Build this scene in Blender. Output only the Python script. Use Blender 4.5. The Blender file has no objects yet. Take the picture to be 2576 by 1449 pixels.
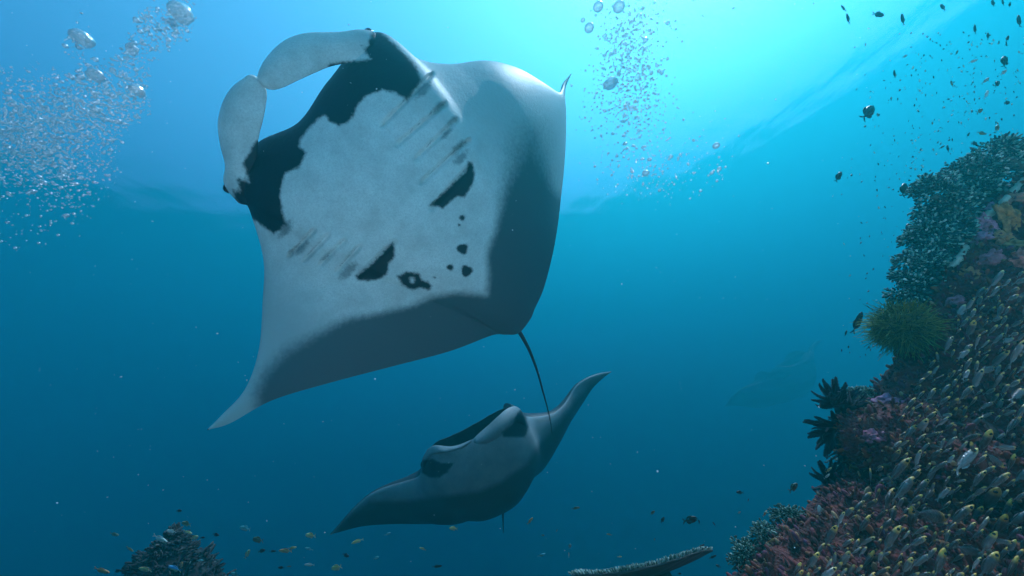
import bpy, math, random
import numpy as np
from mathutils import Vector, Matrix, noise
from mathutils.bvhtree import BVHTree

sc = bpy.context.scene
C = sc.collection
random.seed(7)
rng = np.random.default_rng(7)

# ------------------------------------------------------------------ camera
PITCH, ROLL = math.radians(19.5), math.radians(-9)
FPX = 880.0                       # focal length in units of a 2576-wide picture
REF = 1288.0                       # distances below are given for this focal length and scaled to FPX
cam = bpy.data.cameras.new('camera')
cam_ob = bpy.data.objects.new('camera', cam)
C.objects.link(cam_ob)
cam.sensor_width = 36
cam.lens = 36 * FPX / 2576
cam.clip_start = 0.02
cam.clip_end = 400
CAMR = Matrix.Rotation(math.pi / 2 + PITCH, 3, 'X') @ Matrix.Rotation(ROLL, 3, 'Z')
cam_ob.rotation_euler = CAMR.to_euler()
sc.camera = cam_ob
CAMN = np.array(CAMR)


def cam_pt(px, py, d):
    d = np.asarray(d) * np.ones_like(np.asarray(px, float))
    return np.stack([(np.asarray(px) - 1288.0) / REF * d, (724.5 - np.asarray(py)) / REF * d, -d * FPX / REF], -1)


def P(px, py, d):
    """world point that stands d metres in front of the camera plane along the ray of a spot in the photograph"""
    return Vector(CAMN @ cam_pt(float(px), float(py), float(d)))


def to_world(a):
    return a @ CAMN.T


# ------------------------------------------------------------------ daylight
sun_dir = P(1900, -740, 1).normalized()
SUN_EL = math.asin(sun_dir.z)
SUN_AZ = math.atan2(sun_dir.x, sun_dir.y)
world = bpy.data.worlds.new('World')
sc.world = world
world.use_nodes = True
wn = world.node_tree
sky = wn.nodes.new('ShaderNodeTexSky')
sky.sky_type = 'NISHITA'
sky.sun_disc = False
sky.sun_elevation = SUN_EL
sky.sun_rotation = SUN_AZ
wn.links.new(sky.outputs[0], wn.nodes['Background'].inputs[0])
wn.nodes['Background'].inputs[1].default_value = 0.15
sun = bpy.data.lights.new('sun', 'SUN')
sun.energy = 3.2
sun.angle = math.radians(0.5)
sun.color = (1, 0.97, 0.82)
sun_ob = bpy.data.objects.new('sun', sun)
C.objects.link(sun_ob)
sun_ob.rotation_euler = sun_dir.to_track_quat('Z', 'Y').to_euler()
sc.view_settings.view_transform = 'Standard'
sc.view_settings.look = 'None'
sc.view_settings.gamma = 1
sc.view_settings.use_curve_mapping = False
sc.view_settings.exposure = 2.38
cy = sc.cycles
cy.max_bounces = 6
cy.diffuse_bounces = 3
cy.glossy_bounces = 3
cy.volume_bounces = 3
cy.transparent_max_bounces = 16
cy.use_denoising = True
SURF, BED = 26.0, -0.9
# water, per metre: scattering and absorption of red, green, blue
W_SCAT = (0.0009, 0.0235, 0.0236)
W_ABS = (0.074, 0.0436, 0.0312)
W_G = 0.57
RIP, RIP_FINE = 0.11, 0.08
W_IOR = 1.15

# ------------------------------------------------------------------ helpers


def mat(name):
    m = bpy.data.materials.new(name)
    m.use_nodes = True
    return m, m.node_tree, m.node_tree.nodes['Principled BSDF']


def node(nt, kind, **kw):
    n = nt.nodes.new(kind)
    for k, v in kw.items():
        if k in n.inputs:
            n.inputs[k].default_value = v
        else:
            setattr(n, k, v)
    return n


def link(nt, a, b):
    nt.links.new(a, b)


def mesh_np(name, v, f, smooth=True):
    """v: (n,3) array, f: list of index arrays, all quads or all tris per array"""
    me = bpy.data.meshes.new(name)
    fl = []
    for a in (f if isinstance(f, list) else [f]):
        fl.append(np.asarray(a))
    nv = len(v)
    loops = np.concatenate([a.ravel() for a in fl]).astype(np.int32)
    sizes = np.concatenate([np.full(len(a), a.shape[1]) for a in fl]).astype(np.int32)
    starts = np.concatenate([[0], np.cumsum(sizes)[:-1]]).astype(np.int32)
    me.vertices.add(nv)
    me.vertices.foreach_set('co', np.asarray(v, np.float32).ravel())
    me.loops.add(len(loops))
    me.loops.foreach_set('vertex_index', loops)
    me.polygons.add(len(sizes))
    me.polygons.foreach_set('loop_start', starts)
    me.polygons.foreach_set('loop_total', sizes)
    me.polygons.foreach_set('use_smooth', np.full(len(sizes), smooth))
    me.update(calc_edges=True)
    me.validate()
    return me


def attr(me, name, vals):
    a = me.attributes.new(name, 'FLOAT', 'POINT')
    a.data.foreach_set('value', np.asarray(vals, np.float32))


def obj(name, me, m=None, parent=None):
    o = bpy.data.objects.new(name, me)
    C.objects.link(o)
    if m is not None and me is not None and not me.materials:
        me.materials.append(m)
    if parent is not None:
        o.parent = parent
    return o


def tag(o, label, cat, group=None):
    o['label'] = label
    o['category'] = cat
    if group:
        o['group'] = group
    return o


def empty(name, loc):
    o = bpy.data.objects.new(name, None)
    o.empty_display_size = 0.05
    C.objects.link(o)
    o.location = loc
    return o


def grid_faces(nr, nc, off=0, wrap=False):
    j, i = np.meshgrid(np.arange(nr - 1), np.arange(nc if wrap else nc - 1), indexing='ij')
    i2 = (i + 1) % nc
    return (np.stack([j * nc + i, j * nc + i2, (j + 1) * nc + i2, (j + 1) * nc + i], -1).reshape(-1, 4) + off)


def catmull(pts, n, t=None):
    """n samples of a Catmull-Rom curve through rows of pts (or at parameters t)"""
    p = np.asarray(pts, float)
    p = np.vstack([2 * p[0] - p[1], p, 2 * p[-1] - p[-2]])
    if t is None:
        t = np.linspace(0, len(pts) - 1, n)
    k = np.clip(np.floor(t).astype(int), 0, len(pts) - 2)
    u = (t - k)[:, None]
    a, b, c, d = p[k], p[k + 1], p[k + 2], p[k + 3]
    return 0.5 * (2 * b + (c - a) * u + (2 * a - 5 * b + 4 * c - d) * u ** 2 + (3 * b - a - 3 * c + d) * u ** 3)


def smooth(a, b, x):
    t = np.clip((x - a) / (b - a), 0, 1)
    return t * t * (3 - 2 * t)


def fbm(v, scale, octs=3, off=0.0):
    o = Vector((off, off * 1.7, -off))
    return np.array([noise.fractal(Vector(p) * scale + o, 1.0, 2.0, octs) for p in v])


def sdf_poly(x, y, poly):
    """signed distance, positive inside"""
    poly = np.asarray(poly, float)
    d2 = np.full(x.shape, 1e18)
    inside = np.zeros(x.shape, bool)
    n = len(poly)
    for i in range(n):
        ax, ay = poly[i]
        bx, by = poly[(i + 1) % n]
        ex, ey = bx - ax, by - ay
        t = np.clip(((x - ax) * ex + (y - ay) * ey) / (ex * ex + ey * ey + 1e-9), 0, 1)
        d2 = np.minimum(d2, (x - ax - t * ex) ** 2 + (y - ay - t * ey) ** 2)
        c = ((ay > y) != (by > y)) & (x < (bx - ax) * (y - ay) / (by - ay + 1e-12) + ax)
        inside ^= c
    d = np.sqrt(d2)
    return np.where(inside, d, -d)


def seg_dist(x, y, a, b):
    ex, ey = b[0] - a[0], b[1] - a[1]
    t = np.clip(((x - a[0]) * ex + (y - a[1]) * ey) / (ex * ex + ey * ey), 0, 1)
    return np.hypot(x - a[0] - t * ex, y - a[1] - t * ey)


def tube(path, radii, n=8):
    path = np.asarray(path, float)
    m = len(path)
    t = np.gradient(path, axis=0)
    t /= np.linalg.norm(t, axis=1)[:, None] + 1e-12
    ref = np.array([0.31, 0.77, 0.55])
    a = np.cross(t, ref)
    a /= np.linalg.norm(a, axis=1)[:, None] + 1e-12
    b = np.cross(t, a)
    ang = np.linspace(0, 2 * math.pi, n, endpoint=False)
    v = path[:, None] + np.asarray(radii)[:, None, None] * (np.cos(ang)[None, :, None] * a[:, None] + np.sin(ang)[None, :, None] * b[:, None])
    return v.reshape(-1, 3), grid_faces(m, n, 0, True)


# ------------------------------------------------------------------ the water
def box(name, lo, hi):
    v = [(x, y, z) for x in (lo[0], hi[0]) for y in (lo[1], hi[1]) for z in (lo[2], hi[2])]
    f = [(0, 1, 3, 2), (4, 6, 7, 5), (0, 4, 5, 1), (2, 3, 7, 6), (0, 2, 6, 4), (1, 5, 7, 3)]
    me = bpy.data.meshes.new(name)
    me.from_pydata(v, [], f)
    return me


m, nt, pb = mat('clear sea water')
nt.nodes.remove(pb)
D = 0.15
col = [s / D for s in W_SCAT]
ac = [max(0.0, 1 - a / (D * (1 - c))) ** 2 for a, c in zip(W_ABS, col)]
pv = node(nt, 'ShaderNodeVolumePrincipled', Color=(*col, 1), Density=D, Anisotropy=W_G)
pv.inputs['Absorption Color'].default_value = (*ac, 1)
link(nt, pv.outputs[0], nt.nodes['Material Output'].inputs['Volume'])
hz = obj('haze', box('haze', (-110, -110, BED - 32), (110, 110, SURF - 0.06)), m)
hz['kind'] = 'stuff'

m, nt, pb = mat('rippled water surface')
nt.nodes.remove(pb)
fr = node(nt, 'ShaderNodeFresnel', IOR=W_IOR)
tr = node(nt, 'ShaderNodeBsdfTransparent')
gl = node(nt, 'ShaderNodeBsdfGlossy', Roughness=0.03)
mx = node(nt, 'ShaderNodeMixShader')
tc = node(nt, 'ShaderNodeTexCoord')
n1 = node(nt, 'ShaderNodeTexNoise', Scale=0.2, Detail=4.0, Roughness=0.5)
mp = node(nt, 'ShaderNodeMapping')
mp.inputs['Scale'].default_value = (1, 0.45, 1)
mp.inputs['Rotation'].default_value = (0, 0, 0.5)
n2 = node(nt, 'ShaderNodeTexNoise', Scale=4.5, Detail=3.0, Roughness=0.55)
link(nt, tc.outputs['Object'], n2.inputs['Vector'])
rip = node(nt, 'ShaderNodeMath', operation='MULTIPLY_ADD')
link(nt, n2.outputs[0], rip.inputs[0])
rip.inputs[1].default_value = RIP_FINE
bp = node(nt, 'ShaderNodeBump', Strength=1.0, Distance=RIP)
link(nt, tc.outputs['Object'], mp.inputs[0])
link(nt, mp.outputs[0], n1.inputs['Vector'])
link(nt, n1.outputs[0], rip.inputs[2])
link(nt, rip.outputs[0], bp.inputs['Height'])
for q in (fr, gl):
    link(nt, bp.outputs[0], q.inputs['Normal'])
link(nt, fr.outputs[0], mx.inputs[0])
link(nt, tr.outputs[0], mx.inputs[1])
link(nt, gl.outputs[0], mx.inputs[2])
link(nt, mx.outputs[0], nt.nodes['Material Output'].inputs[0])
g = np.linspace(-125, 125, 321)
X, Y = np.meshgrid(g, g)
Z = SURF + 0.02 * np.sin(X * 0.9 + 0.5 * Y) + 0.015 * np.sin(Y * 1.3 - 0.4 * X) + 0.01 * np.sin(X * 2.1 + Y * 1.7)
o = obj('water_surface', mesh_np('water_surface', np.stack([X, Y, Z], -1).reshape(-1, 3), grid_faces(321, 321)), m)
o['kind'] = 'structure'

m, nt, pb = mat('pale coral sand')
tc = node(nt, 'ShaderNodeTexCoord')
n1 = node(nt, 'ShaderNodeTexNoise', Scale=1.4, Detail=6.0)
cr = node(nt, 'ShaderNodeValToRGB')
cr.color_ramp.elements[0].color = (0.74, 0.71, 0.64, 1)
cr.color_ramp.elements[1].color = (0.92, 0.90, 0.84, 1)
link(nt, tc.outputs['Object'], n1.inputs['Vector'])
link(nt, n1.outputs[0], cr.inputs[0])
at = node(nt, 'ShaderNodeAttribute', attribute_name='bounce_cut')
n3 = node(nt, 'ShaderNodeTexNoise', Scale=2.5, Detail=5.0)
link(nt, tc.outputs['Object'], n3.inputs['Vector'])
ad = node(nt, 'ShaderNodeMath', operation='ADD')
link(nt, at.outputs['Fac'], ad.inputs[0])
link(nt, n3.outputs[0], ad.inputs[1])
mr = node(nt, 'ShaderNodeMapRange')
mr.inputs['From Min'].default_value = 0.85
mr.inputs['From Max'].default_value = 1.15
link(nt, ad.outputs[0], mr.inputs['Value'])
mxr = node(nt, 'ShaderNodeMix', data_type='RGBA')
link(nt, mr.outputs[0], mxr.inputs[0])
link(nt, cr.outputs[0], mxr.inputs[6])
mxr.inputs[7].default_value = (0.07, 0.065, 0.055, 1)
link(nt, mxr.outputs[2], pb.inputs['Base Color'])
pb.inputs['Roughness'].default_value = 0.9
g = np.linspace(-120, 120, 481)
X, Y = np.meshgrid(g, g)
BOUNCE_LEDGE = 5.2  # rim of the bright terrace added to throw light onto the manta bellies


def bed_z(X, Y):
    """an unseen sandy terrace under the camera, shaped to bounce light upwards; deep water lies ahead"""
    X, Y = np.asarray(X, float), np.asarray(Y, float)
    r = np.hypot(X - 0.8, Y + 4) + 0.3 * np.sin(X * 0.9) + 0.25 * np.sin(Y * 0.7 + 1)
    return BED - 30 * smooth(BOUNCE_LEDGE, BOUNCE_LEDGE + 16, r) + 0.03 * np.sin(3 * X + np.sin(2 * Y)) + 0.06 * np.sin(0.6 * X) * np.cos(0.5 * Y)


Z = bed_z(X, Y)
me = mesh_np('seabed', np.stack([X, Y, Z], -1).reshape(-1, 3), grid_faces(481, 481))
attr(me, 'bounce_cut', smooth(BOUNCE_LEDGE - 0.3, BOUNCE_LEDGE + 2.0, np.hypot(X - 0.8, Y + 4)).ravel())  # unseen slope made dark so less light bounces into the deep water
o = obj('seabed', me, m)
o['kind'] = 'structure'

# ------------------------------------------------------------------ manta rays


def skin_material(name, belly, band, rag=9.0):
    m, nt, pb = mat(name)
    tc = node(nt, 'ShaderNodeTexCoord')
    nz = node(nt, 'ShaderNodeTexNoise', Scale=34.0, Detail=6.0, Roughness=0.7)
    link(nt, tc.outputs['Object'], nz.inputs['Vector'])
    nz2 = node(nt, 'ShaderNodeTexNoise', Scale=7.0, Detail=4.0, Roughness=0.6)
    link(nt, tc.outputs['Object'], nz2.inputs['Vector'])

    def fac(aname, amp, soft):
        at = node(nt, 'ShaderNodeAttribute', attribute_name=aname)
        sub = node(nt, 'ShaderNodeMath', operation='MULTIPLY_ADD')
        link(nt, nz.outputs[0], sub.inputs[0])
        sub.inputs[1].default_value = amp * 2
        sub.inputs[2].default_value = -amp
        add = node(nt, 'ShaderNodeMath', operation='ADD')
        link(nt, at.outputs['Fac'], add.inputs[0])
        link(nt, sub.outputs[0], add.inputs[1])
        mr = node(nt, 'ShaderNodeMapRange', interpolation_type='SMOOTHSTEP')
        mr.inputs['From Min'].default_value = -soft
        mr.inputs['From Max'].default_value = soft
        link(nt, add.outputs[0], mr.inputs['Value'])
        return mr.outputs[0]

    def mix(a, b, f):
        mm = node(nt, 'ShaderNodeMix', data_type='RGBA')
        for sock, val in ((mm.inputs[6], a), (mm.inputs[7], b)):
            if isinstance(val, tuple):
                sock.default_value = (*val, 1)
            else:
                link(nt, val, sock)
        link(nt, f, mm.inputs[0])
        return mm.outputs[2]
    mott = node(nt, 'ShaderNodeMapRange')
    mott.inputs['From Min'].default_value = 0.35
    mott.inputs['From Max'].default_value = 0.75
    link(nt, nz2.outputs[0], mott.inputs['Value'])
    c = mix(belly, tuple(b * 0.74 for b in belly), mott.outputs[0])
    fine = node(nt, 'ShaderNodeTexNoise', Scale=90.0, Detail=4.0, Roughness=0.75)
    link(nt, tc.outputs['Object'], fine.inputs['Vector'])
    fm_ = node(nt, 'ShaderNodeMapRange')
    fm_.inputs['From Min'].default_value = 0.42
    fm_.inputs['From Max'].default_value = 0.78
    fm_.inputs['To Max'].default_value = 0.6
    link(nt, fine.outputs[0], fm_.inputs['Value'])
    c = mix(c, tuple(b * 0.5 for b in belly), fm_.outputs[0])
    c = mix(c, (0.42, 0.46, 0.45), fac('wing', 30.0, 90.0))  # wing grey: pigment with some shade painted in
    c = mix(c, band, fac('band', 8.0, 15.0))
    sm = fac('smudge', 16.0, 8.0)
    half = node(nt, 'ShaderNodeMath', operation='MULTIPLY')
    link(nt, sm, half.inputs[0])
    half.inputs[1].default_value = 0.6
    c = mix(c, (0.04, 0.05, 0.06), half.outputs[0])
    c = mix(c, (0.010, 0.013, 0.018), fac('dark', rag, 6.0))
    c = mix(c, (0.020, 0.024, 0.030), fac('back', 0.05, 0.25))
    link(nt, c, pb.inputs['Base Color'])
    pb.inputs['Roughness'].default_value = 0.5
    pb.inputs['Specular IOR Level'].default_value = 0.35
    b1 = node(nt, 'ShaderNodeBump', Strength=0.55, Distance=0.006)
    link(nt, nz.outputs[0], b1.inputs['Height'])
    link(nt, b1.outputs[0], pb.inputs['Normal'])
    return m


def airfoil(c):
    return 2.0 * 5 * 0.5 * (0.2969 * np.sqrt(c) - 0.126 * c - 0.3516 * c ** 2 + 0.2843 * c ** 3 - 0.1036 * c ** 4) * 2


def build_manta(name, stations, fins, tail, pattern, material, NS=640, NC=340, grooves=()):
    """stations, left wing tip to right: LE px,py,d | TE px,py,d | thickness | belly bulge | upper jaw offset px,py,d"""
    st = np.array(stations, float)
    ns = len(st)
    # denser parameter samples, even in arc length of both edges
    tt = np.linspace(0, ns - 1, 2000)
    s0 = catmull(st, 0, tt)
    e = np.abs(np.diff(s0[:, 0:2], axis=0)).sum(1) + np.abs(np.diff(s0[:, 3:5], axis=0)).sum(1) + 2e-1
    arc = np.concatenate([[0], np.cumsum(e)])
    t = np.interp(np.linspace(0, arc[-1], NS), arc, tt)
    s = catmull(st, 0, t)
    s[:, 6:8] = np.maximum(s[:, 6:8], 0.004)
    s[:, 8:11] = np.stack([np.interp(t, np.arange(ns), st[:, k]) for k in (8, 9, 10)], 1)
    c = (1 - np.cos(np.linspace(0, math.pi, NC))) / 2
    LE = cam_pt(s[:, 0], s[:, 1], s[:, 2])
    TE = cam_pt(s[:, 3], s[:, 4], s[:, 5])
    base = LE[:, None] + c[None, :, None] * (TE - LE)[:, None]
    # belly bulge towards the viewer side (-view), shaped along the chord
    tu = np.gradient(base, axis=0)
    tv = (TE - LE)[:, None] * np.ones((1, NC, 1))
    n = np.cross(tu, tv)
    n /= np.linalg.norm(n, axis=2)[..., None] + 1e-9
    n *= np.where(n[..., 2:3] < 0, -1, 1) if np.mean(n[..., 2]) > 0 else -1
    # smooth the normals along the span
    k = np.hanning(61)
    k /= k.sum()
    npad = np.pad(n, ((30, 30), (0, 0), (0, 0)), mode='edge')
    n = np.stack([np.stack([np.convolve(npad[:, j, q], k, 'valid') for j in range(NC)], 1) for q in range(3)], -1)
    n /= np.linalg.norm(n, axis=2)[..., None] + 1e-9
    th = s[:, 6][:, None] * airfoil(c)[None]
    bul = s[:, 7][:, None] * (np.sin(np.pi * np.clip(c, 0, 1) ** 0.75) ** 1.2)[None]
    ven = base + n * (th * 0.45 + bul)[..., None]
    dor = base - n * (th * 0.55 + bul * 0.7)[..., None] * np.where(np.abs(s[:, 9])[:, None, None] > 1, smooth(0, 0.6, c)[None, :, None] * 0.8 + 0.2, 1.0)
    # upper jaw: move the dorsal leading edge by its own offset
    jx, jy, jd = s[:, 8], s[:, 9], s[:, 10]
    J = cam_pt(s[:, 0] + jx, s[:, 1] + jy, s[:, 2] + jd) - LE
    fall = (1 - smooth(0, 0.5, c))[None, :, None]
    dor = dor + J[:, None] * fall
    # gill slits: narrow grooves pressed into the belly
    px = 1288 + ven[..., 0] / -ven[..., 2] * FPX
    py = 724.5 - ven[..., 1] / -ven[..., 2] * FPX
    dep = np.zeros(px.shape)
    for a, b, w, h in grooves:
        dd = seg_dist(px, py, a, b)
        # one flap edge: a step on one side that eases back on the other
        sx, sy = -(b[1] - a[1]), (b[0] - a[0])
        L = math.hypot(sx, sy)
        side = ((px - a[0]) * sx + (py - a[1]) * sy) / L
        ends = smooth(0, 1, np.clip(1.25 - dd / (w * 6), 0, 1))
        dep += h * np.where(side > 0, np.exp(-(dd / (w * 5)) ** 2), np.exp(-(dd / w) ** 2)) * ends
    ven = ven - n * dep[..., None]
    verts = [ven.reshape(-1, 3), dor.reshape(-1, 3)]
    nv = NS * NC
    faces = [grid_faces(NS, NC), grid_faces(NS, NC, nv)[:, ::-1]]
    # trailing rim
    i = np.arange(NS - 1)
    faces.append(np.stack([i * NC + NC - 1, nv + i * NC + NC - 1, nv + (i + 1) * NC + NC - 1, (i + 1) * NC + NC - 1], -1))
    # mouth: lower lip -> cavity -> upper lip
    K = 9
    w = np.linspace(0, 1, K + 2)[1:-1]
    gap = np.linalg.norm(J, axis=1)[:, None]
    depth = (gap * 1.1)[..., None] * (np.sin(np.pi * w) ** 0.7)[None, :, None]
    cd = (TE - LE) / (np.linalg.norm(TE - LE, axis=1)[:, None] + 1e-9)
    ins = ven[:, 0][:, None] * (1 - w)[None, :, None] + dor[:, 0][:, None] * w[None, :, None] + cd[:, None] * depth
    off = 2 * nv
    verts.append(ins.reshape(-1, 3))
    seq = [i * NC] + [off + i * K + q for q in range(K)] + [nv + i * NC]
    seq2 = [(i + 1) * NC] + [off + (i + 1) * K + q for q in range(K)] + [nv + (i + 1) * NC]
    for q in range(K + 1):
        faces.append(np.stack([seq[q], seq[q + 1], seq2[q + 1], seq2[q]], -1))
    back = [np.full(nv, -1.0), np.full(nv, 1.0), np.full(NS * K, 0.6)]
    back[0] = (-1.0 + 0 * c[None] + 0 * t[:, None]).ravel()
    cnt = 2 * nv + NS * K
    # cephalic fins: two-sided paddles
    for A, B, thick, cup in fins:
        nf, nr = 90, 28
        a = catmull(A, nf)
        b = catmull(B, nf)
        pa, pb_ = cam_pt(a[:, 0], a[:, 1], a[:, 2]), cam_pt(b[:, 0], b[:, 1], b[:, 2])
        ang = np.linspace(0, 2 * math.pi, nr, endpoint=False)
        u = (1 - np.cos(ang)) / 2
        sgn = np.sin(ang)
        tang = np.gradient((pa + pb_) / 2, axis=0)
        nn = np.cross(tang, pb_ - pa)
        nn /= np.linalg.norm(nn, axis=1)[:, None] + 1e-9
        nn *= np.where(nn[:, 2:3] < 0, -1, 1)
        wid = np.linalg.norm(pb_ - pa, axis=1)
        prof = thick * np.minimum(1, wid / 0.10)
        ring = pa[:, None] * (1 - u)[None, :, None] + pb_[:, None] * u[None, :, None]
        ring = ring + nn[:, None] * (prof[:, None] * sgn[None] * 0.5 + cup * (np.sin(np.pi * u)[None] * np.minimum(1, wid / 0.1)[:, None]))[..., None]
        verts.append(ring.reshape(-1, 3))
        faces.append(grid_faces(nf, nr, cnt, True))
        bk = np.where(sgn < -0.25, 1.0, -1.0)[None] * np.ones((nf, 1))
        back.append(bk.ravel())
        cnt += nf * nr
    tp = catmull(tail, 60)
    path = cam_pt(tp[:, 0], tp[:, 1], tp[:, 2])
    tv_, tf_ = tube(path, tp[:, 3], 8)
    verts.append(tv_)
    faces.append(tf_ + cnt)
    back.append(np.full(len(tv_), 1.0))
    cnt += len(tv_)
    V = np.concatenate(verts)
    PX = 1288 + V[:, 0] / -V[:, 2] * FPX
    PY = 724.5 - V[:, 1] / -V[:, 2] * FPX
    W = to_world(V)
    org = W[:2 * nv].mean(0)
    me = mesh_np(name, W - org, faces)
    at = pattern(PX, PY)
    tipfade = np.zeros(len(V))
    for k2, val in at.items():
        attr(me, k2, val)
    attr(me, 'back', np.concatenate(back))
    o = obj(name, me, material)
    o.location = Vector(org)
    return o, org


def z1(pts):   # tracing frames of the photograph -> 2576-wide picture
    return [(487 + 0.4135 * x, 37.4 + 0.4135 * y) for x, y in pts]


def z2(pts):
    return [(936 + 0.4135 * x, 37.4 + 0.4135 * y) for x, y in pts]


def z3(pts):
    return [(487 + 0.4135 * x, 562 + 0.4135 * y) for x, y in pts]


def z4(pts):
    return [(936 + 0.4135 * x, 562 + 0.4135 * y) for x, y in pts]


def z5(pts):
    return [(786 + 0.336 * x, 899 + 0.336 * y) for x, y in pts]


MOUTH_BAND = z1([(1020, 190), (1075, 270), (830, 296), (790, 380), (760, 450), (720, 510), (590, 640), (480, 725), (380, 765), (300, 900), (340, 1020), (260, 985), (285, 1080),
                 (235, 1060), (250, 1120), (330, 1220), (380, 1255), (425, 1290), (490, 1335), (565, 1275), (540, 1200), (525, 1100), (545, 1000), (560, 960), (640, 930),
                 (665, 880), (685, 840), (640, 800), (650, 760), (700, 690), (760, 630), (800, 610), (830, 650), (880, 675), (930, 660), (975, 610), (1000, 540),
                 (1060, 490), (1150, 455), (1230, 475), (1300, 520), (1390, 395), (1345, 300), (1250, 205), (1160, 120), (1105, 70), (1075, 130), (1060, 195)])
GILL_R = z2([(345, 1160), (430, 1085), (520, 1000), (570, 950), (580, 895), (610, 900), (625, 960), (620, 1010), (600, 1050), (560, 1110), (520, 1105), (480, 1130), (430, 1180), (400, 1165)])
GILL_L = z3([(1215, 110), (1225, 200), (1190, 240), (1175, 310), (1130, 335), (1060, 350), (1000, 345), (985, 315), (1000, 315), (1100, 230)])
RING = z3([(1240, 320), (1300, 295), (1370, 305), (1390, 345), (1430, 355), (1450, 385), (1430, 405), (1380, 395), (1330, 405), (1270, 375)])
SPOTS = [(*z4([(550, 155)])[0], 13), (*z4([(475, 268)])[0], 8), (*z4([(575, 290)])[0], 14), (*z2([(548, 1235)])[0], 7), (*z4([(380, 330)])[0], 3), (*z4([(530, 10)])[0], 3)]
SMUDGE = [(*z2([(405, 560)])[0], 12), (*z2([(310, 460)])[0], 16), (*z2([(455, 720)])[0], 9), (*z2([(525, 800)])[0], 13), (*z2([(490, 640)])[0], 8), (*z2([(540, 870)])[0], 14),
          (*z3([(660, 150)])[0], 11), (*z3([(600, 170)])[0], 7), (*z3([(940, 290)])[0], 16), (*z3([(800, 205)])[0], 6), (*z3([(560, 20)])[0], 12), (*z1([(560, 1310)])[0], 14)]
BAND = [(665, 935), (720, 880), (800, 838), (870, 802), (960, 785), (1030, 770), (1090, 745), (1150, 735), (1224, 741), (1228, 690), (1224, 640), (1247, 575),
        (1268, 470), (1298, 380), (1330, 335), (1352, 330), (1375, 400), (1395, 470), (1470, 560), (1470, 760), (1300, 1000), (700, 1100), (648, 1045), (640, 990)]  # left wingtip kept pale: its sunlit edge is put into the colour


def pattern1(x, y):
    dark = sdf_poly(x, y, MOUTH_BAND)
    for p in (GILL_R, GILL_L, RING):
        dark = np.maximum(dark, sdf_poly(x, y, p) * 1.2)
    rc = z3([(1330, 345)])[0]
    dark = np.minimum(dark, np.hypot(x - rc[0], y - rc[1]) - 6)
    for cx, cy_, rr in SPOTS:
        dark = np.maximum(dark, np.minimum(1.7 * (rr - np.hypot(x - cx, y - cy_) * (1 + 0.12 * np.sin(3 * np.arctan2(y - cy_, x - cx) + cx))), 14))
    for a_, b_, w_, h_ in GR:
        dark = np.maximum(dark, (0.0 - seg_dist(x, y, (a_[0] * .85 + b_[0] * .15, a_[1] * .85 + b_[1] * .15), b_)) * 2.0)
    sm = np.full(x.shape, -50.0)
    for cx, cy_, rr in SMUDGE:
        u, v = (x - cx), (y - cy_)
        a, b = (u - v) * 0.707, (u + v) * 0.707
        sm = np.maximum(sm, rr - np.hypot(a * 0.6, b * 1.5))
    band = sdf_poly(x, y, BAND) * (0.2 + 0.8 * smooth(340, 640, y - 0.15 * (1300 - x))) * (0.5 + 0.5 * smooth(680, 1020, x))
    # greyer wings beside the white trunk: pigment, plus painted shade for the darker left wing (trunk axis runs from the mouth to the tail)
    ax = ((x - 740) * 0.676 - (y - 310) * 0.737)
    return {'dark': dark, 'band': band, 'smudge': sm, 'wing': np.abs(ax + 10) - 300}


ST1 = [  # leading edge px,py,d      trailing edge px,py,d   thick bulge  upper jaw
    (522, 1080, 2.70, 524, 1081, 2.70, .006, .000, 0, 0, 0),
    (556, 1046, 2.82, 580, 1064, 2.86, .020, .000, 0, 0, 0),
    (617, 978, 3.02, 685, 1007, 3.12, .045, .004, 0, 0, 0),
    (651, 880, 3.20, 830, 963, 3.40, .070, .012, 0, 0, 0),
    (661, 760, 3.32, 990, 921, 3.64, .100, .030, 0, 0, 0),
    (663, 650, 3.37, 1130, 884, 3.83, .150, .065, 0, 0, 0),
    (632, 535, 3.31, 1225, 848, 3.96, .220, .110, 0, 0, 0),
    (606, 462, 3.24, 1252, 841, 4.03, .260, .150, 0, 0, .02),
    (648, 362, 3.20, 1272, 842, 4.05, .270, .175, 0, 0, .07),
    (752, 308, 3.20, 1305, 838, 4.07, .280, .185, 0, 0, .09),
    (826, 205, 3.22, 1334, 803, 4.10, .270, .175, 0, 0, .07),
    (940, 84, 3.30, 1346, 775, 4.14, .260, .150, 0, 0, .02),
    (1040, 147, 3.47, 1367, 728, 4.22, .240, .120, 0, 0, 0),
    (1125, 163, 3.66, 1388, 650, 4.32, .230, .095, 0, 0, 0),
    (1215, 154, 3.92, 1402, 575, 4.46, .220, .080, 0, 0, 0),
    (1290, 170, 4.24, 1412, 490, 4.64, .180, .060, 0, 0, 0),
    (1352, 203, 4.60, 1421, 400, 4.86, .130, .035, 0, 0, 0),
    (1400, 232, 4.98, 1424, 320, 5.10, .080, .012, 0, 0, 0),
    (1412, 225, 5.20, 1421, 255, 5.30, .045, .000, 0, 0, 0),
    (1418, 208, 5.36, 1424, 218, 5.42, .025, .000, 0, 0, 0),
    (1436, 186, 5.52, 1437, 187, 5.54, .006, .000, 0, 0, 0),
]
FIN_TOP = ([(958, 100, 3.30), (940, 80, 3.24), (905, 74, 3.18), (850, 80, 3.10), (770, 83, 3.02), (715, 102, 2.97), (672, 143, 2.95), (652, 182, 2.95), (657, 212, 2.96)],
           [(960, 165, 3.24), (925, 156, 3.20), (880, 158, 3.15), (830, 168, 3.09), (790, 184, 3.03), (750, 202, 2.98), (712, 220, 2.95), (684, 226, 2.95), (664, 220, 2.96)], .020, .030)
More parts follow.
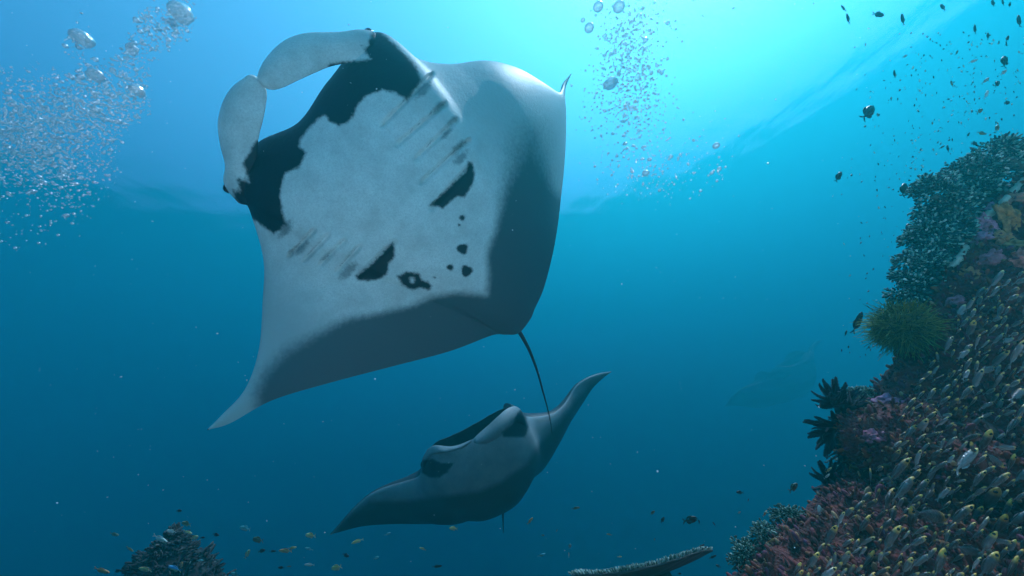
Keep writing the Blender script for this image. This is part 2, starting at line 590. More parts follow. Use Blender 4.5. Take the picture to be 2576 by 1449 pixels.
FIN_LOW = ([(596, 505, 3.28), (572, 478, 3.22), (562, 452, 3.17), (566, 415, 3.11), (554, 365, 3.05), (548, 310, 3.00), (560, 258, 2.98), (585, 219, 2.97), (618, 197, 2.97), (640, 193, 2.98)],
           [(660, 515, 3.22), (645, 480, 3.18), (645, 440, 3.15), (647, 400, 3.10), (650, 350, 3.05), (662, 300, 3.00), (669, 262, 2.98), (671, 234, 2.97), (664, 212, 2.97), (650, 197, 2.98)], .020, .030)
TAIL1 = [(1285, 812, 4.06, .022), (1307, 836, 4.10, .017), (1332, 882, 4.18, .013), (1352, 935, 4.30, .010), (1366, 985, 4.42, .008), (1378, 1030, 4.55, .006), (1385, 1062, 4.65, .005), (1389, 1092, 4.75, .003)]
GR = [((961, 310), (1081, 186), 2.2, .026), ((998, 360), (1114, 261), 2.2, .026), ((1048, 393), (1143, 302), 2.2, .026), ((1060, 455), (1176, 352), 2.2, .026), ((1085, 520), (1180, 415), 2.2, .024),
      ((727, 638), (785, 579), 2.2, .024), ((765, 650), (820, 592), 2.2, .024), ((805, 662), (862, 605), 2.2, .024), ((847, 678), (900, 620), 2.2, .024), ((900, 692), (989, 607), 2.2, .024)]
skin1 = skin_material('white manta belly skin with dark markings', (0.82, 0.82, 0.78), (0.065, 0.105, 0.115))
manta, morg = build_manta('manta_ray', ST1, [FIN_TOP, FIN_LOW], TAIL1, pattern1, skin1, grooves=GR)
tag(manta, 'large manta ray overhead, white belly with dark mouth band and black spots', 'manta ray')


def eye(parent, org, p, rad, m):
    rings, seg = 8, 12
    v = []
    for a in np.linspace(0, math.pi, rings):
        for b in np.linspace(0, 2 * math.pi, seg, endpoint=False):
            v.append((rad * math.sin(a) * math.cos(b), rad * math.sin(a) * math.sin(b), rad * math.cos(a)))
    e = obj('eye', mesh_np('eye', np.array(v), grid_faces(rings, seg, 0, True)), m, parent)
    e.location = Vector(p) - Vector(org)
    return e


m_eye, nt, pb = mat('glossy dark eye')
pb.inputs['Base Color'].default_value = (0.012, 0.012, 0.014, 1)
pb.inputs['Roughness'].default_value = 0.15
eye(manta, morg, P(928, 84, 3.27), .03, m_eye)
eye(manta, morg, P(575, 474, 3.24), .03, m_eye)

# the second manta, farther off and lower
H2 = 7.0
ST2 = []
_le = z5([(135, 1325), (205, 1248), (330, 1110), (440, 1020), (560, 965), (690, 927), (795, 888), (826, 800), (905, 668), (1050, 662), (1200, 610), (1300, 545), (1390, 462), (1515, 380), (1600, 440), (1700, 440), (1800, 418),
          (1875, 360), (1925, 285), (1975, 210), (2050, 158), (2140, 124), (2237, 107)])
_te = z5([(135, 1326), (225, 1302), (360, 1268), (520, 1252), (700, 1248), (860, 1248), (1010, 1238), (1150, 1215), (1260, 1183), (1350, 1148), (1420, 1116), (1480, 1080), (1540, 1005), (1620, 930), (1720, 850), (1790, 750),
          (1850, 640), (1905, 535), (1965, 435), (2030, 335), (2095, 235), (2165, 165), (2238, 109)])
_d1 = [6.6, 6.6, 6.65, 6.65, 6.65, 6.6, 6.5, 6.4, 6.2, 6.1, 6.1, 6.15, 6.25, 6.5, 6.8, 7.0, 7.2, 7.4, 7.6, 7.75, 7.9, 8.1, 8.3]
_d2 = [6.62, 6.7, 6.85, 7.0, 7.15, 7.3, 7.45, 7.6, 7.75, 7.85, 7.95, 8.0, 8.0, 8.0, 8.0, 8.0, 8.0, 8.0, 8.05, 8.1, 8.2, 8.25, 8.32]
_th = [.01, .05, .10, .15, .20, .26, .36, .46, .52, .55, .56, .55, .52, .46, .36, .28, .22, .18, .14, .11, .08, .05, .01]
_bu = [0, 0, .01, .02, .05, .10, .16, .22, .26, .28, .28, .28, .26, .20, .12, .08, .05, .03, .02, .01, 0, 0, 0]
_jw = {8: (0, -4, .10), 9: (0, -27, .30), 10: (2, -36, .36), 11: (6, -36, .36), 12: (8, -24, .25), 7: (0, 0, .05), 13: (0, 0, .05)}
for k in range(len(_le)):
    ST2.append((*_le[k], _d1[k], *_te[k], _d2[k], _th[k], _bu[k], *_jw.get(k, (0, 0, 0))))


def withd(pts, ds):
    return [(*p, d) for p, d in zip(z5(pts), ds)]


FIN2A = (withd([(1590, 470), (1560, 395), (1515, 366), (1455, 385), (1390, 440), (1320, 505), (1250, 565), (1205, 610)], [6.5, 6.42, 6.3, 6.15, 6.0, 5.92, 5.88, 5.88]),
         withd([(1560, 590), (1540, 520), (1500, 490), (1470, 530), (1420, 580), (1350, 625), (1290, 650), (1225, 640)], [6.45, 6.38, 6.26, 6.1, 5.98, 5.9, 5.86, 5.88]), .05, .05)
FIN2B = (withd([(830, 850), (822, 770), (848, 712), (890, 668), (940, 660), (1020, 668), (1100, 655), (1185, 618)], [6.45, 6.38, 6.28, 6.2, 6.1, 6.02, 5.98, 5.96]),
         withd([(930, 850), (905, 790), (925, 745), (960, 715), (1000, 705), (1060, 700), (1130, 680), (1190, 635)], [6.4, 6.34, 6.24, 6.16, 6.06, 6.0, 5.96, 5.96]), .05, .04)
TAIL2 = [(*z5([q])[0], d, r) for q, d, r in (((1400, 1090), 7.9, .03), ((1424, 1130), 7.95, .02), ((1427, 1200), 8.05, .014), ((1428, 1260), 8.1, .010), ((1428, 1315), 8.15, .006))]


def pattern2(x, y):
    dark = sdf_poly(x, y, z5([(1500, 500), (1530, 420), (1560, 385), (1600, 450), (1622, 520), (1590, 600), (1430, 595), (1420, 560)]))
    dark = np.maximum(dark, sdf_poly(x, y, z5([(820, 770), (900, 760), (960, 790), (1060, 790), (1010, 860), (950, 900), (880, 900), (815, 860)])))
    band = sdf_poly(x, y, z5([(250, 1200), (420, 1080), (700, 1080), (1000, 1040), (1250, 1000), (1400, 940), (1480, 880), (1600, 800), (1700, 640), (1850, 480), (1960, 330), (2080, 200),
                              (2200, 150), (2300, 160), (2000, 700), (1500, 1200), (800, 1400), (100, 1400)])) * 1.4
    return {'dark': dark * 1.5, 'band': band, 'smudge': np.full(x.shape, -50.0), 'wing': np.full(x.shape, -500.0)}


skin2 = skin_material('shaded manta skin', (0.30, 0.32, 0.32), (0.05, 0.065, 0.07), 8.0)  # grey belly instead of white: its shade is put into the colour
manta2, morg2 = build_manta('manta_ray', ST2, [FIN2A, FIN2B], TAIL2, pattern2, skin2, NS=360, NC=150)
tag(manta2, 'distant darker manta ray below the large one, mouth open and wing raised', 'manta ray')
eye(manta2, morg2, P(*z5([(1560, 470)])[0], 6.55), .05, m_eye)
eye(manta2, morg2, P(*z5([(838, 800)])[0], 6.5), .05, m_eye)

# a third one, almost lost in the haze
far = manta2.copy()
C.objects.link(far)
far.location = P(1962, 952, 50.0)
far.scale = (3.15, 3.15, 3.15)
for ch in list(manta2.children):
    c2 = ch.copy()
    C.objects.link(c2)
    c2.parent = far
tag(far, 'faint manta ray silhouette almost lost in the haze left of the reef', 'manta ray')

#@@REST
# ------------------------------------------------------------------ reef slope


def reef_material():
    m, nt, pb = mat('encrusted reef rock')
    tc = node(nt, 'ShaderNodeTexCoord')

    def nz(scale, detail=5.0, rough=0.6):
        n = node(nt, 'ShaderNodeTexNoise', Scale=scale, Detail=detail, Roughness=rough)
        link(nt, tc.outputs['Object'], n.inputs['Vector'])
        return n

    def ramp(src, stops):
        r = node(nt, 'ShaderNodeValToRGB')
        el = r.color_ramp.elements
        while len(el) < len(stops):
            el.new(0.5)
        for e, (p, c) in zip(el, stops):
            e.position = p
            e.color = (*c, 1)
        link(nt, src, r.inputs[0])
        return r.outputs[0]
    a = ramp(nz(5.0).outputs[0], [(0.30, (.06, .012, .012)), (0.46, (.24, .04, .025)), (0.56, (.17, .03, .05)), (0.70, (.42, .11, .04))])
    b = ramp(nz(23.0, 6.0, .7).outputs[0], [(0.36, (.05, .012, .012)), (0.55, (.32, .07, .04)), (0.72, (.62, .22, .10))])
    mx = node(nt, 'ShaderNodeMix', data_type='RGBA', blend_type='OVERLAY')
    mx.inputs[0].default_value = 0.6
    link(nt, a, mx.inputs[6])
    link(nt, b, mx.inputs[7])
    vo = node(nt, 'ShaderNodeTexVoronoi', Scale=60.0)
    link(nt, tc.outputs['Object'], vo.inputs['Vector'])
    n4 = nz(120.0, 4.0)
    ad = node(nt, 'ShaderNodeMath', operation='ADD')
    link(nt, vo.outputs['Distance'], ad.inputs[0])
    link(nt, n4.outputs[0], ad.inputs[1])
    bp = node(nt, 'ShaderNodeBump', Strength=0.9, Distance=0.012)
    link(nt, ad.outputs[0], bp.inputs['Height'])
    link(nt, bp.outputs[0], pb.inputs['Normal'])
    link(nt, mx.outputs[2], pb.inputs['Base Color'])
    pb.inputs['Roughness'].default_value = 0.85
    return m


EDGE = [(2900, 120, 3.9), (2750, 250, 3.7), (2640, 360, 3.5), (2576, 432, 3.4), (2490, 508, 3.3), (2430, 588, 3.2), (2395, 648, 3.1), (2348, 702, 3.05), (2328, 755, 3.0), (2300, 815, 2.95), (2285, 880, 2.9),
        (2250, 935, 2.85), (2190, 980, 2.8), (2125, 1020, 2.75), (2098, 1065, 2.7), (2110, 1115, 2.7), (2140, 1165, 2.7), (2105, 1205, 2.65), (2062, 1245, 2.6), (2035, 1292, 2.55), (1965, 1325, 2.5), (1908, 1375, 2.45),
        (1862, 1435, 2.4), (1800, 1520, 2.35), (1700, 1650, 2.3), (1600, 1800, 2.3)]
NSR, NF, NB = 240, 150, 40
ed = catmull(EDGE, NSR)
sfr = np.linspace(0, 1, NSR)
near = 2.35 + (0.95 - 2.35) * smooth(0.05, 0.85, sfr)
rows = []
for k in range(NSR):
    ex, ey, dd = ed[k]
    u = np.linspace(1, 0, NB, endpoint=False)          # behind the crest
    bx, by, bd = ex + 60 * u ** 2 + 420 * u ** 3, ey + 40 * u, dd + 0.25 * np.sqrt(u) + 2.6 * u ** 1.3
    t = np.linspace(0, 1, NF)
    fx = ex + (3300 - ex) * t ** 1.25
    fy = ey + 260 * t
    fd = dd - (dd - near[k]) * t ** 0.62
    rows.append(cam_pt(np.concatenate([bx, fx]), np.concatenate([by, fy]), np.concatenate([bd, fd])))
R = to_world(np.array(rows))                     # NSR x (NB+NF) x 3
foot = []
for q in range(1, 9):                            # the foot of the slope runs down into the sand
    last = R[-1].copy()
    low = np.minimum(bed_z(last[:, 0], last[:, 1]) - 0.4, last[:, 2])
    last[:, 2] = last[:, 2] + (low - last[:, 2]) * q / 8
    foot.append(last)
R = np.concatenate([R, np.array(foot)])
nr, ncv = R.shape[:2]
du = np.gradient(R, axis=1)
dv = np.gradient(R, axis=0)
nrm = np.cross(du, dv)
nrm /= np.linalg.norm(nrm, axis=2)[..., None] + 1e-9
if (nrm[:, NB + 20:NB + 60].reshape(-1, 3) * -R[:, NB + 20:NB + 60].reshape(-1, 3)).sum(1).mean() < 0:
    nrm = -nrm
fl = R.reshape(-1, 3)
h = 0.07 * fbm(fl, 3.0, 3, 3.1) + 0.035 * fbm(fl, 9.0, 3, 7.7) + 0.018 * np.abs(fbm(fl, 26.0, 2, 1.3))
fade = np.ones((nr, ncv))
fade *= 1 - 0.55 * np.exp(-((np.arange(ncv) - NB) / 10.0) ** 2)[None]
R = R + nrm * (h.reshape(nr, ncv) * fade)[..., None]
m_reef = reef_material()
me = mesh_np('reef_slope', R.reshape(-1, 3), grid_faces(nr, ncv))
reef = obj('reef_slope', me, m_reef)
reef['kind'] = 'structure'
bvh = BVHTree.FromPolygons([Vector(p) for p in R.reshape(-1, 3)], [tuple(p.vertices) for p in me.polygons])


def reef_hit(px, py):
    """first point of the reef along the ray of a spot in the photograph: (point, normal, depth)"""
    dvec = P(px, py, 1.0)
    loc, nn, idx, dist = bvh.ray_cast(Vector((0, 0, 0)), dvec.normalized())
    if loc is None:
        return None
    if nn.dot(loc) > 0:
        nn = -nn
    return loc, nn, dist / dvec.length


# ---- growth that covers the rock: small tufts, far too many to count
def colour_mat(name, stops, rough=0.75, scale=None, spec=0.3, bump=None):
    """colour picked per piece from the random value of the mesh attribute 'pick'"""
    m, nt, pb = mat(name)
    at = node(nt, 'ShaderNodeAttribute', attribute_name='pick')
    r = node(nt, 'ShaderNodeValToRGB')
    el = r.color_ramp.elements
    while len(el) < len(stops):
        el.new(0.5)
    for e, (p, c) in zip(el, stops):
        e.position = p
        e.color = (*c, 1)
    link(nt, at.outputs['Fac'], r.inputs[0])
    link(nt, r.outputs[0], pb.inputs['Base Color'])
    pb.inputs['Roughness'].default_value = rough
    pb.inputs['Specular IOR Level'].default_value = spec
    return m


def pieces(specs, proto_v, proto_f):
    """many copies of one small shape: specs = list of (origin, direction, length, width, pick)"""
    pv_ = np.asarray(proto_v, float)
    pf = [np.asarray(f) for f in proto_f]
    n = len(specs)
    O = np.array([s[0] for s in specs], float)
    Zd = np.array([s[1] for s in specs], float)
    Zd /= np.linalg.norm(Zd, axis=1)[:, None] + 1e-9
    rnd = rng.normal(size=(n, 3))
    Xd = np.cross(Zd, rnd)
    Xd /= np.linalg.norm(Xd, axis=1)[:, None] + 1e-9
    Yd = np.cross(Zd, Xd)
    L = np.array([s[2] for s in specs])[:, None, None]
    Wd = np.array([s[3] for s in specs])[:, None, None]
    V = O[:, None] + Wd * (pv_[None, :, 0:1] * Xd[:, None] + pv_[None, :, 1:2] * Yd[:, None]) + L * pv_[None, :, 2:3] * Zd[:, None]
    F = [(f[None] + (np.arange(n) * len(pv_))[:, None, None]).reshape(-1, f.shape[1]) for f in pf]
    pick = np.repeat([s[4] for s in specs], len(pv_))
    return V.reshape(-1, 3), F, pick


# a finger with a rounded tip: 5-sided
ang5 = np.linspace(0, 2 * math.pi, 5, endpoint=False)
FINGER_V = [(0.6 * math.cos(a), 0.6 * math.sin(a), 0) for a in ang5] + [(math.cos(a), math.sin(a), 0.6) for a in ang5] + [(0.55 * math.cos(a), 0.55 * math.sin(a), 0.92) for a in ang5] + [(0, 0, 1)]
FINGER_F = [np.array([(k, (k + 1) % 5, 5 + (k + 1) % 5, 5 + k) for k in range(5)] + [(5 + k, 5 + (k + 1) % 5, 10 + (k + 1) % 5, 10 + k) for k in range(5)]), np.array([(10 + k, 10 + (k + 1) % 5, 15) for k in range(5)])]
# a leaflet with a little thickness
LEAF_V = [(0, 0, 0), (1, 0.15, 0.45), (0, 0.3, 1), (-1, 0.15, 0.45), (0, -0.35, 0.45), (0, 0.55, 0.45)]
LEAF_F = [np.array([(0, 4, 1), (1, 4, 2), (2, 4, 3), (3, 4, 0), (0, 1, 5), (1, 2, 5), (2, 3, 5), (3, 0, 5)])]


def build_pieces(name, specs, v, f, m, parent=None, org=None):
    V, F, pick = pieces(specs, v, f)
    if org is not None:
        V = V - np.array(org)
    me = mesh_np(name, V, F)
    attr(me, 'pick', pick)
    return obj(name, me, m, parent)


m_turf = colour_mat('mixed reef turf', [(0.0, (.03, .007, .008)), (0.35, (.20, .03, .02)), (0.6, (.14, .025, .06)), (0.8, (.36, .08, .03)), (0.93, (.12, .08, .04)), (1.0, (.75, .32, .16))])
specs = []
for q in range(11000):
    k = int(rng.integers(4, nr - 10))
    j = int(min(ncv - 2, NB - 14 + abs(rng.normal()) * 60 if rng.random() < 0.5 else rng.integers(NB - 6, ncv - 2)))
    a, b = rng.random(2)
    p = R[k, j] * (1 - a) + R[k, j + 1] * a
    p = p * (1 - b) + R[k + 1, j] * b
    dv_ = nrm[k, j] + rng.normal(size=3) * 0.55 + np.array([0, 0, 0.3])
    sz = 0.008 + 0.018 * rng.random() ** 2
    specs.append((p - nrm[k, j] * 0.004, dv_, sz * (1 + rng.random()), sz * (0.25 + 0.3 * rng.random()), rng.random()))
o = build_pieces('reef_growth', specs, FINGER_V, FINGER_F, m_turf)
o['kind'] = 'stuff'

# ---- soft corals along the crest
m_soft = colour_mat('teal soft coral', [(0.0, (.008, .03, .035)), (0.5, (.02, .07, .07)), (0.7, (.06, .20, .16)), (0.88, (.25, .48, .38)), (1.0, (.8, .88, .78))], 0.7)
m_stalk, nt, pb = mat('pale coral stalk')
pb.inputs['Base Color'].default_value = (.12, .15, .12, 1)
pb.inputs['Roughness'].default_value = 0.8


def soft_coral(px, py, d, rx, rz, label, n=1100, m=None, leaf=0.017):
    c = np.array(P(px, py, d))
    hit = bvh.find_nearest(Vector(c))[0]
    base = np.array(hit)
    up = c - base
    if np.linalg.norm(up) < 1e-3:
        up = np.array([0, 0, 1.0])
    up = up / np.linalg.norm(up) * 0.5 + np.array([0, -0.1, 0.75])
    up /= np.linalg.norm(up)
    t = empty('soft_coral', Vector(base))
    # stalk with limbs
    path = np.array([base - (c - base) * 0.15, base * 0.6 + c * 0.4, c])
    v, f = tube(path, [rx * .28, rx * .22, rx * .14], 8)
    obj('stalk', mesh_np('stalk', v - base, f), m_stalk, t)
    specs = []
    nb = 16
    bd = rng.normal(size=(nb, 3)) + up * 0.5
    bd /= np.linalg.norm(bd, axis=1)[:, None]
    for q in range(n):
        # lobes: each branch carries a knob of leaflets, so the outline is uneven and has gaps
        b = bd[rng.integers(nb)]
        lobe = c + b * (rx * (0.55 + 0.35 * ((hash(tuple(b)) % 100) / 100)))
        dd = rng.normal(size=3)
        dd /= np.linalg.norm(dd)
        p = lobe + dd * rx * 0.34 * rng.random() ** 0.4
        p = c + (p - c) * np.array([1, 1, rz / rx])
        specs.append((p, dd + b * 0.6, leaf * (0.7 + 0.8 * rng.random()), leaf * 0.35, rng.random()))
    build_pieces('branches', specs, FINGER_V, FINGER_F, m or m_soft, t, base)
    tag(t, label, 'soft coral', 'soft corals along the reef crest')
    return t


SC = [(2348, 492, 3.25, .13, .13, 'round spiky teal soft coral jutting left, apart from the other crest corals'),
      (2505, 400, 3.40, .17, .14, 'topmost teal soft coral where the reef crest nears the right edge'),
      (2440, 445, 3.35, .15, .13, 'teal soft coral just below left of the topmost crest coral'),
      (2450, 500, 3.30, .14, .12, 'teal soft coral hugging the bare pale rock rim near the top'),
      (2385, 545, 3.25, .14, .12, 'teal soft coral right below the round spiky one on the crest'),
      (2400, 590, 3.18, .12, .11, 'teal soft coral left of the pink sponge lumps'),
      (2338, 605, 3.20, .13, .12, 'teal soft coral at mid crest with water on its left'),
      (2352, 650, 3.12, .12, .11, 'teal soft coral low on the crest, tucked against dark rock'),
      (2312, 680, 3.12, .12, .12, 'teal soft coral on the crest above the green hydroid bush, leftmost knob'),
      (2302, 735, 3.05, .11, .11, 'lowest teal soft coral, directly above the green hydroid bush'),
      (2420, 520, 3.28, .12, .11, 'teal soft coral filling the gap between the rim and the round spiky one'),
      (2480, 455, 3.36, .13, .12, 'teal soft coral squeezed under the topmost crest coral'),
      (2375, 625, 3.18, .11, .10, 'teal soft coral pressed against the rock at mid crest'),
      (2335, 705, 3.08, .10, .10, 'teal soft coral against the rock above the hydroid bush, right of the lowest one'),
      (2575, 395, 3.5, .12, .12, 'dark soft coral cut off by the right picture edge')]
for a in SC:
    soft_coral(*a)

m_low = colour_mat('low algae tuft', [(0.0, (.03, .06, .05)), (0.5, (.06, .11, .08)), (0.9, (.2, .28, .2)), (1.0, (.5, .6, .5))], 0.7)
for a in [(1985, 1310, 2.47, .10, .07, 'speckled low coral on the step of the lower reef edge'),
          (1930, 1350, 2.42, .08, .07, 'speckled low coral just below the step of the lower reef edge'),
          (1880, 1405, 2.38, .08, .07, 'speckled low coral where the reef edge meets the bottom of the picture'),
          (2165, 1000, 2.76, .09, .05, 'flat speckled coral on the ledge right of the upper feather star'),
          (2150, 1090, 2.68, .12, .10, 'dark green coral lump behind the two big feather stars'),
          (2150, 1170, 2.68, .10, .10, 'green coral lump in the notch below the big feather stars')]:
    soft_coral(*a, n=520, m=m_low, leaf=0.012)

# ---- green hydroid bush
m_hyd = colour_mat('olive green hydroid filaments', [(0.0, (.05, .07, .015)), (0.5, (.13, .17, .03)), (1.0, (.30, .32, .08))], 0.8)


def filament_bush(name, px, py, d, rad, n, m, label, cat, droop=0.4):
    c = P(px, py, d)
    base = np.array(bvh.find_nearest(c)[0])
    c = np.array(c)
    t = empty(name, Vector(base))
    Vs, Fs, pk = [], [], []
    off = 0
    for q in range(n):
        dd = rng.normal(size=3)
        dd /= np.linalg.norm(dd)
        L = rad * (0.22 + 0.22 * rng.random())
        w = rng.normal(size=3) * 0.3
        ts = np.linspace(0, 1, 6)[:, None]
        st_ = rng.normal(size=3)
        path = c + dd * rad * 0.8 * rng.random() ** 0.45 * (1 + 0.25 * noise.noise(Vector(dd) * 2.5)) + (dd + st_ * 0.5) * L * ts + w * L * ts ** 2 * 1.1 + rng.normal(size=3) * 0.12 * L * np.sin(ts * 5) + np.array([0, 0, -droop]) * L * ts ** 2 * 0.5
        v, f = tube(path, np.linspace(0.0028, 0.0010, 6), 3)
        Vs.append(v)
        Fs.append(f + off)
        off += len(v)
        pk.append(np.full(len(v), rng.random()))
    me = mesh_np('filaments', np.concatenate(Vs) - base, np.concatenate(Fs))
    attr(me, 'pick', np.concatenate(pk))
    obj('filaments', me, m, t)
    path = np.array([base * 1.06 - c * 0.06, (base + c) / 2, c])
    v, f = tube(path, [rad * .3, rad * .25, rad * .12], 8)
    obj('stalk', mesh_np('stalk', v - base, f), m_stalk, t)
    tag(t, label, cat)
    return t


filament_bush('hydroid_bush', 2272, 825, 2.80, 0.125, 4200, m_hyd, 'fuzzy olive green hydroid bush clinging to the reef edge', 'hydroid')

# ---- feather stars
m_star, nt, pb = mat('blue black feather star')
pb.inputs['Base Color'].default_value = (.012, .02, .035, 1)
pb.inputs['Roughness'].default_value = 0.7


def arm_mesh(L, bend, seed):
    r2 = np.random.default_rng(seed)
    ts = np.linspace(0, 1, 12)
    path = np.stack([L * ts * (1 - 0.25 * bend * ts), 0 * ts, L * bend * 0.55 * ts ** 2], -1)
    v, f = tube(path, np.linspace(0.007, 0.003, 12) * (L / 0.2), 5)
    Vs, Fs, off = [v], [f], len(v)
    for q in range(26):
        u = 0.08 + 0.9 * q / 26
        p = np.array([np.interp(u, ts, path[:, k]) for k in range(3)])
        for sgn in (-1, 1):
            l = L * 0.15 * (1.15 - 0.9 * u) * (0.85 + 0.3 * r2.random())
            e = p + np.array([l * 0.55, sgn * l * 0.8, l * 0.25])
            v, f = tube(np.array([p, (p + e) / 2 + np.array([0, 0, l * .05]), e]), np.array([.0024, .002, .0010]) * (L / 0.2) * 1.6, 3)
            Vs.append(v)
            Fs.append(f + off)
            off += len(v)
    return mesh_np('arm', np.concatenate(Vs), np.concatenate(Fs))


ARMS = [arm_mesh(0.2, b, i) for i, b in enumerate((0.5, 0.9, 1.25, 0.7))]
for me in ARMS:
    me.materials.append(m_star)


def feather_star(px, py, d, size, facing, n, label):
    c = P(px, py, d)
    t = empty('feather_star', c)
    fz = Vector(facing)
    fz = (CAMR @ fz).normalized()
    t.rotation_euler = fz.to_track_quat('Z', 'Y').to_euler()
    t.scale = (size / 0.2,) * 3
    rings, seg = 7, 10
    v = [(0.022 * math.sin(a) * math.cos(b), 0.022 * math.sin(a) * math.sin(b), 0.014 * math.cos(a)) for a in np.linspace(0.05, math.pi - .05, rings) for b in np.linspace(0, 2 * math.pi, seg, endpoint=False)]
    obj('centre_disc', mesh_np('centre_disc', np.array(v), grid_faces(rings, seg, 0, True)), m_star, t)
    for k in range(n):
        a = obj('arm', ARMS[k % len(ARMS)], None, t)
        a.rotation_euler = (random.uniform(-.3, .3), random.uniform(-1.0, 0.15), 2 * math.pi * k / n + random.uniform(-.1, .1))
        s = random.uniform(.8, 1.1)
        a.scale = (s, s, s)
    tag(t, label, 'feather star', 'feather stars on the reef edge')


feather_star(2108, 1015, 2.72, 0.155, (-.45, .55, .7), 54, 'dark feather star fanned out at the uppermost bump of the lower reef edge')
feather_star(2105, 1085, 2.66, 0.155, (-.75, -.1, .65), 54, 'dark feather star just below the uppermost one, arms pointing left')
feather_star(2092, 1215, 2.58, 0.13, (-.5, .5, .7), 36, 'lowest black feather star, below the notch in the reef edge')
feather_star(2125, 1140, 2.66, 0.09, (-.7, -.4, .6), 22, 'small dark feather star hanging under the two big ones')

# ---- encrusting sponges
def sponge(px, py, sx, sy, colour, label):
    hit = reef_hit(px, py)
    if hit is None:
        return
    loc, nn, d = hit
    m, nt, pb = mat(label[:20])
    tc = node(nt, 'ShaderNodeTexCoord')
    nz = node(nt, 'ShaderNodeTexNoise', Scale=45.0, Detail=5.0)
    link(nt, tc.outputs['Object'], nz.inputs['Vector'])
    r = node(nt, 'ShaderNodeValToRGB')
    r.color_ramp.elements[0].position = 0.35
    r.color_ramp.elements[0].color = (*[c * 0.35 for c in colour], 1)
    r.color_ramp.elements[1].position = 0.65
    r.color_ramp.elements[1].color = (*colour, 1)
    link(nt, nz.outputs[0], r.inputs[0])
    link(nt, r.outputs[0], pb.inputs['Base Color'])
    pb.inputs['Roughness'].default_value = 0.7
    bp = node(nt, 'ShaderNodeBump', Strength=0.8, Distance=0.006)
    link(nt, nz.outputs[0], bp.inputs['Height'])
    link(nt, bp.outputs[0], pb.inputs['Normal'])
    rings, seg = 18, 30
    a, b = np.meshgrid(np.linspace(0.001, math.pi * 0.62, rings), np.linspace(0, 2 * math.pi, seg, endpoint=False), indexing='ij')
    v = np.stack([np.sin(a) * np.cos(b), np.sin(a) * np.sin(b), np.cos(a) * 0.32], -1).reshape(-1, 3)
    hh = fbm(v, 2.2, 3, px * 0.013)
    v = v * (1 + 0.8 * hh)[:, None] * np.array([sx, sy, min(sx, sy)]) * d / REF
    o = obj('encrusting_sponge', mesh_np('encrusting_sponge', v, grid_faces(rings, seg, 0, True)), m)
    o.location = loc + nn * 0.004
    o.rotation_euler = nn.to_track_quat('Z', 'Y').to_euler()
    tag(o, label, 'sponge')


PINK = (.82, .24, .34)
sponge(2500, 532, 18, 24, PINK, 'small pink sponge lump highest on the bare reef rim')
sponge(2483, 565, 15, 26, PINK, 'middle pink sponge lump on the dark rock below the rim')
sponge(2462, 600, 22, 34, PINK, 'largest and lowest pink sponge lump on the dark rock')
sponge(2535, 548, 22, 38, (.62, .22, .05), 'orange sponge patch right of the pink sponge lumps')
sponge(2562, 618, 26, 34, (.58, .24, .06), 'orange sponge patch near the right picture edge')
RUST = (.70, .20, .06)
for px, py, sx, sy, col_, lab in ((2548, 500, 20, 22, (.75, .22, .12), 'rusty red sponge patch highest at the right edge'), (2520, 600, 24, 20, RUST, 'rust orange crust below the pink lumps, left of the edge'),
                                  (2565, 660, 20, 26, (.72, .18, .14), 'red crust at the right edge above the sweepers'), (2490, 650, 20, 16, (.55, .16, .20), 'purple red crust under the lowest pink lump'),
                                  (2440, 690, 18, 18, RUST, 'small rust crust beside the lower soft corals'), (2400, 760, 18, 14, (.5, .15, .2), 'dull purple crust right of the hydroid bush'),
                                  (2230, 1010, 26, 16, (.45, .12, .22), 'purple crust on the ledge right of the uppermost feather star'), (2200, 1100, 24, 18, (.45, .10, .16), 'maroon crust right of the second feather star')):
    sponge(px, py, sx, sy, col_, lab)
sponge(2335, 735, 20, 14, (.5, .42, .33), 'pale sponge on the rim above the hydroid bush')
sponge(2062 + 70, 998, 14, 5, (.8, .8, .75), 'small white sponge tip beside the uppermost feather star')

# ---- pale crust along the rim of the crest
pts = []
for px, py in ((2385, 672), (2408, 648), (2425, 618), (2440, 592), (2462, 560), (2482, 538), (2505, 518), (2528, 495), (2552, 468), (2574, 446)):
    hit = reef_hit(px + 6, py + 4)
    if hit:
        pts.append(np.array(hit[0] + hit[1] * 0.004))
if len(pts) > 3:
    cv = catmull(np.array(pts), 120)
    v, f = tube(cv, 0.010 + 0.010 * np.abs(np.sin(np.arange(120) * 0.35)) * rng.random(120) + 0.004, 8)
    v = v + (fbm(v, 60.0, 3, 4.4) * 0.010)[:, None] * rng.normal(size=v.shape) * 0.6
    m_cr, nt, pb = mat('pale coralline crust')
    pb.inputs['Base Color'].default_value = (.62, .56, .42, 1)
    pb.inputs['Roughness'].default_value = 0.8
    o = obj('coralline_crust', mesh_np('coralline_crust', v, f), m_cr)
    tag(o, 'thin pale crust lining the rock rim behind the pink sponges', 'crust')

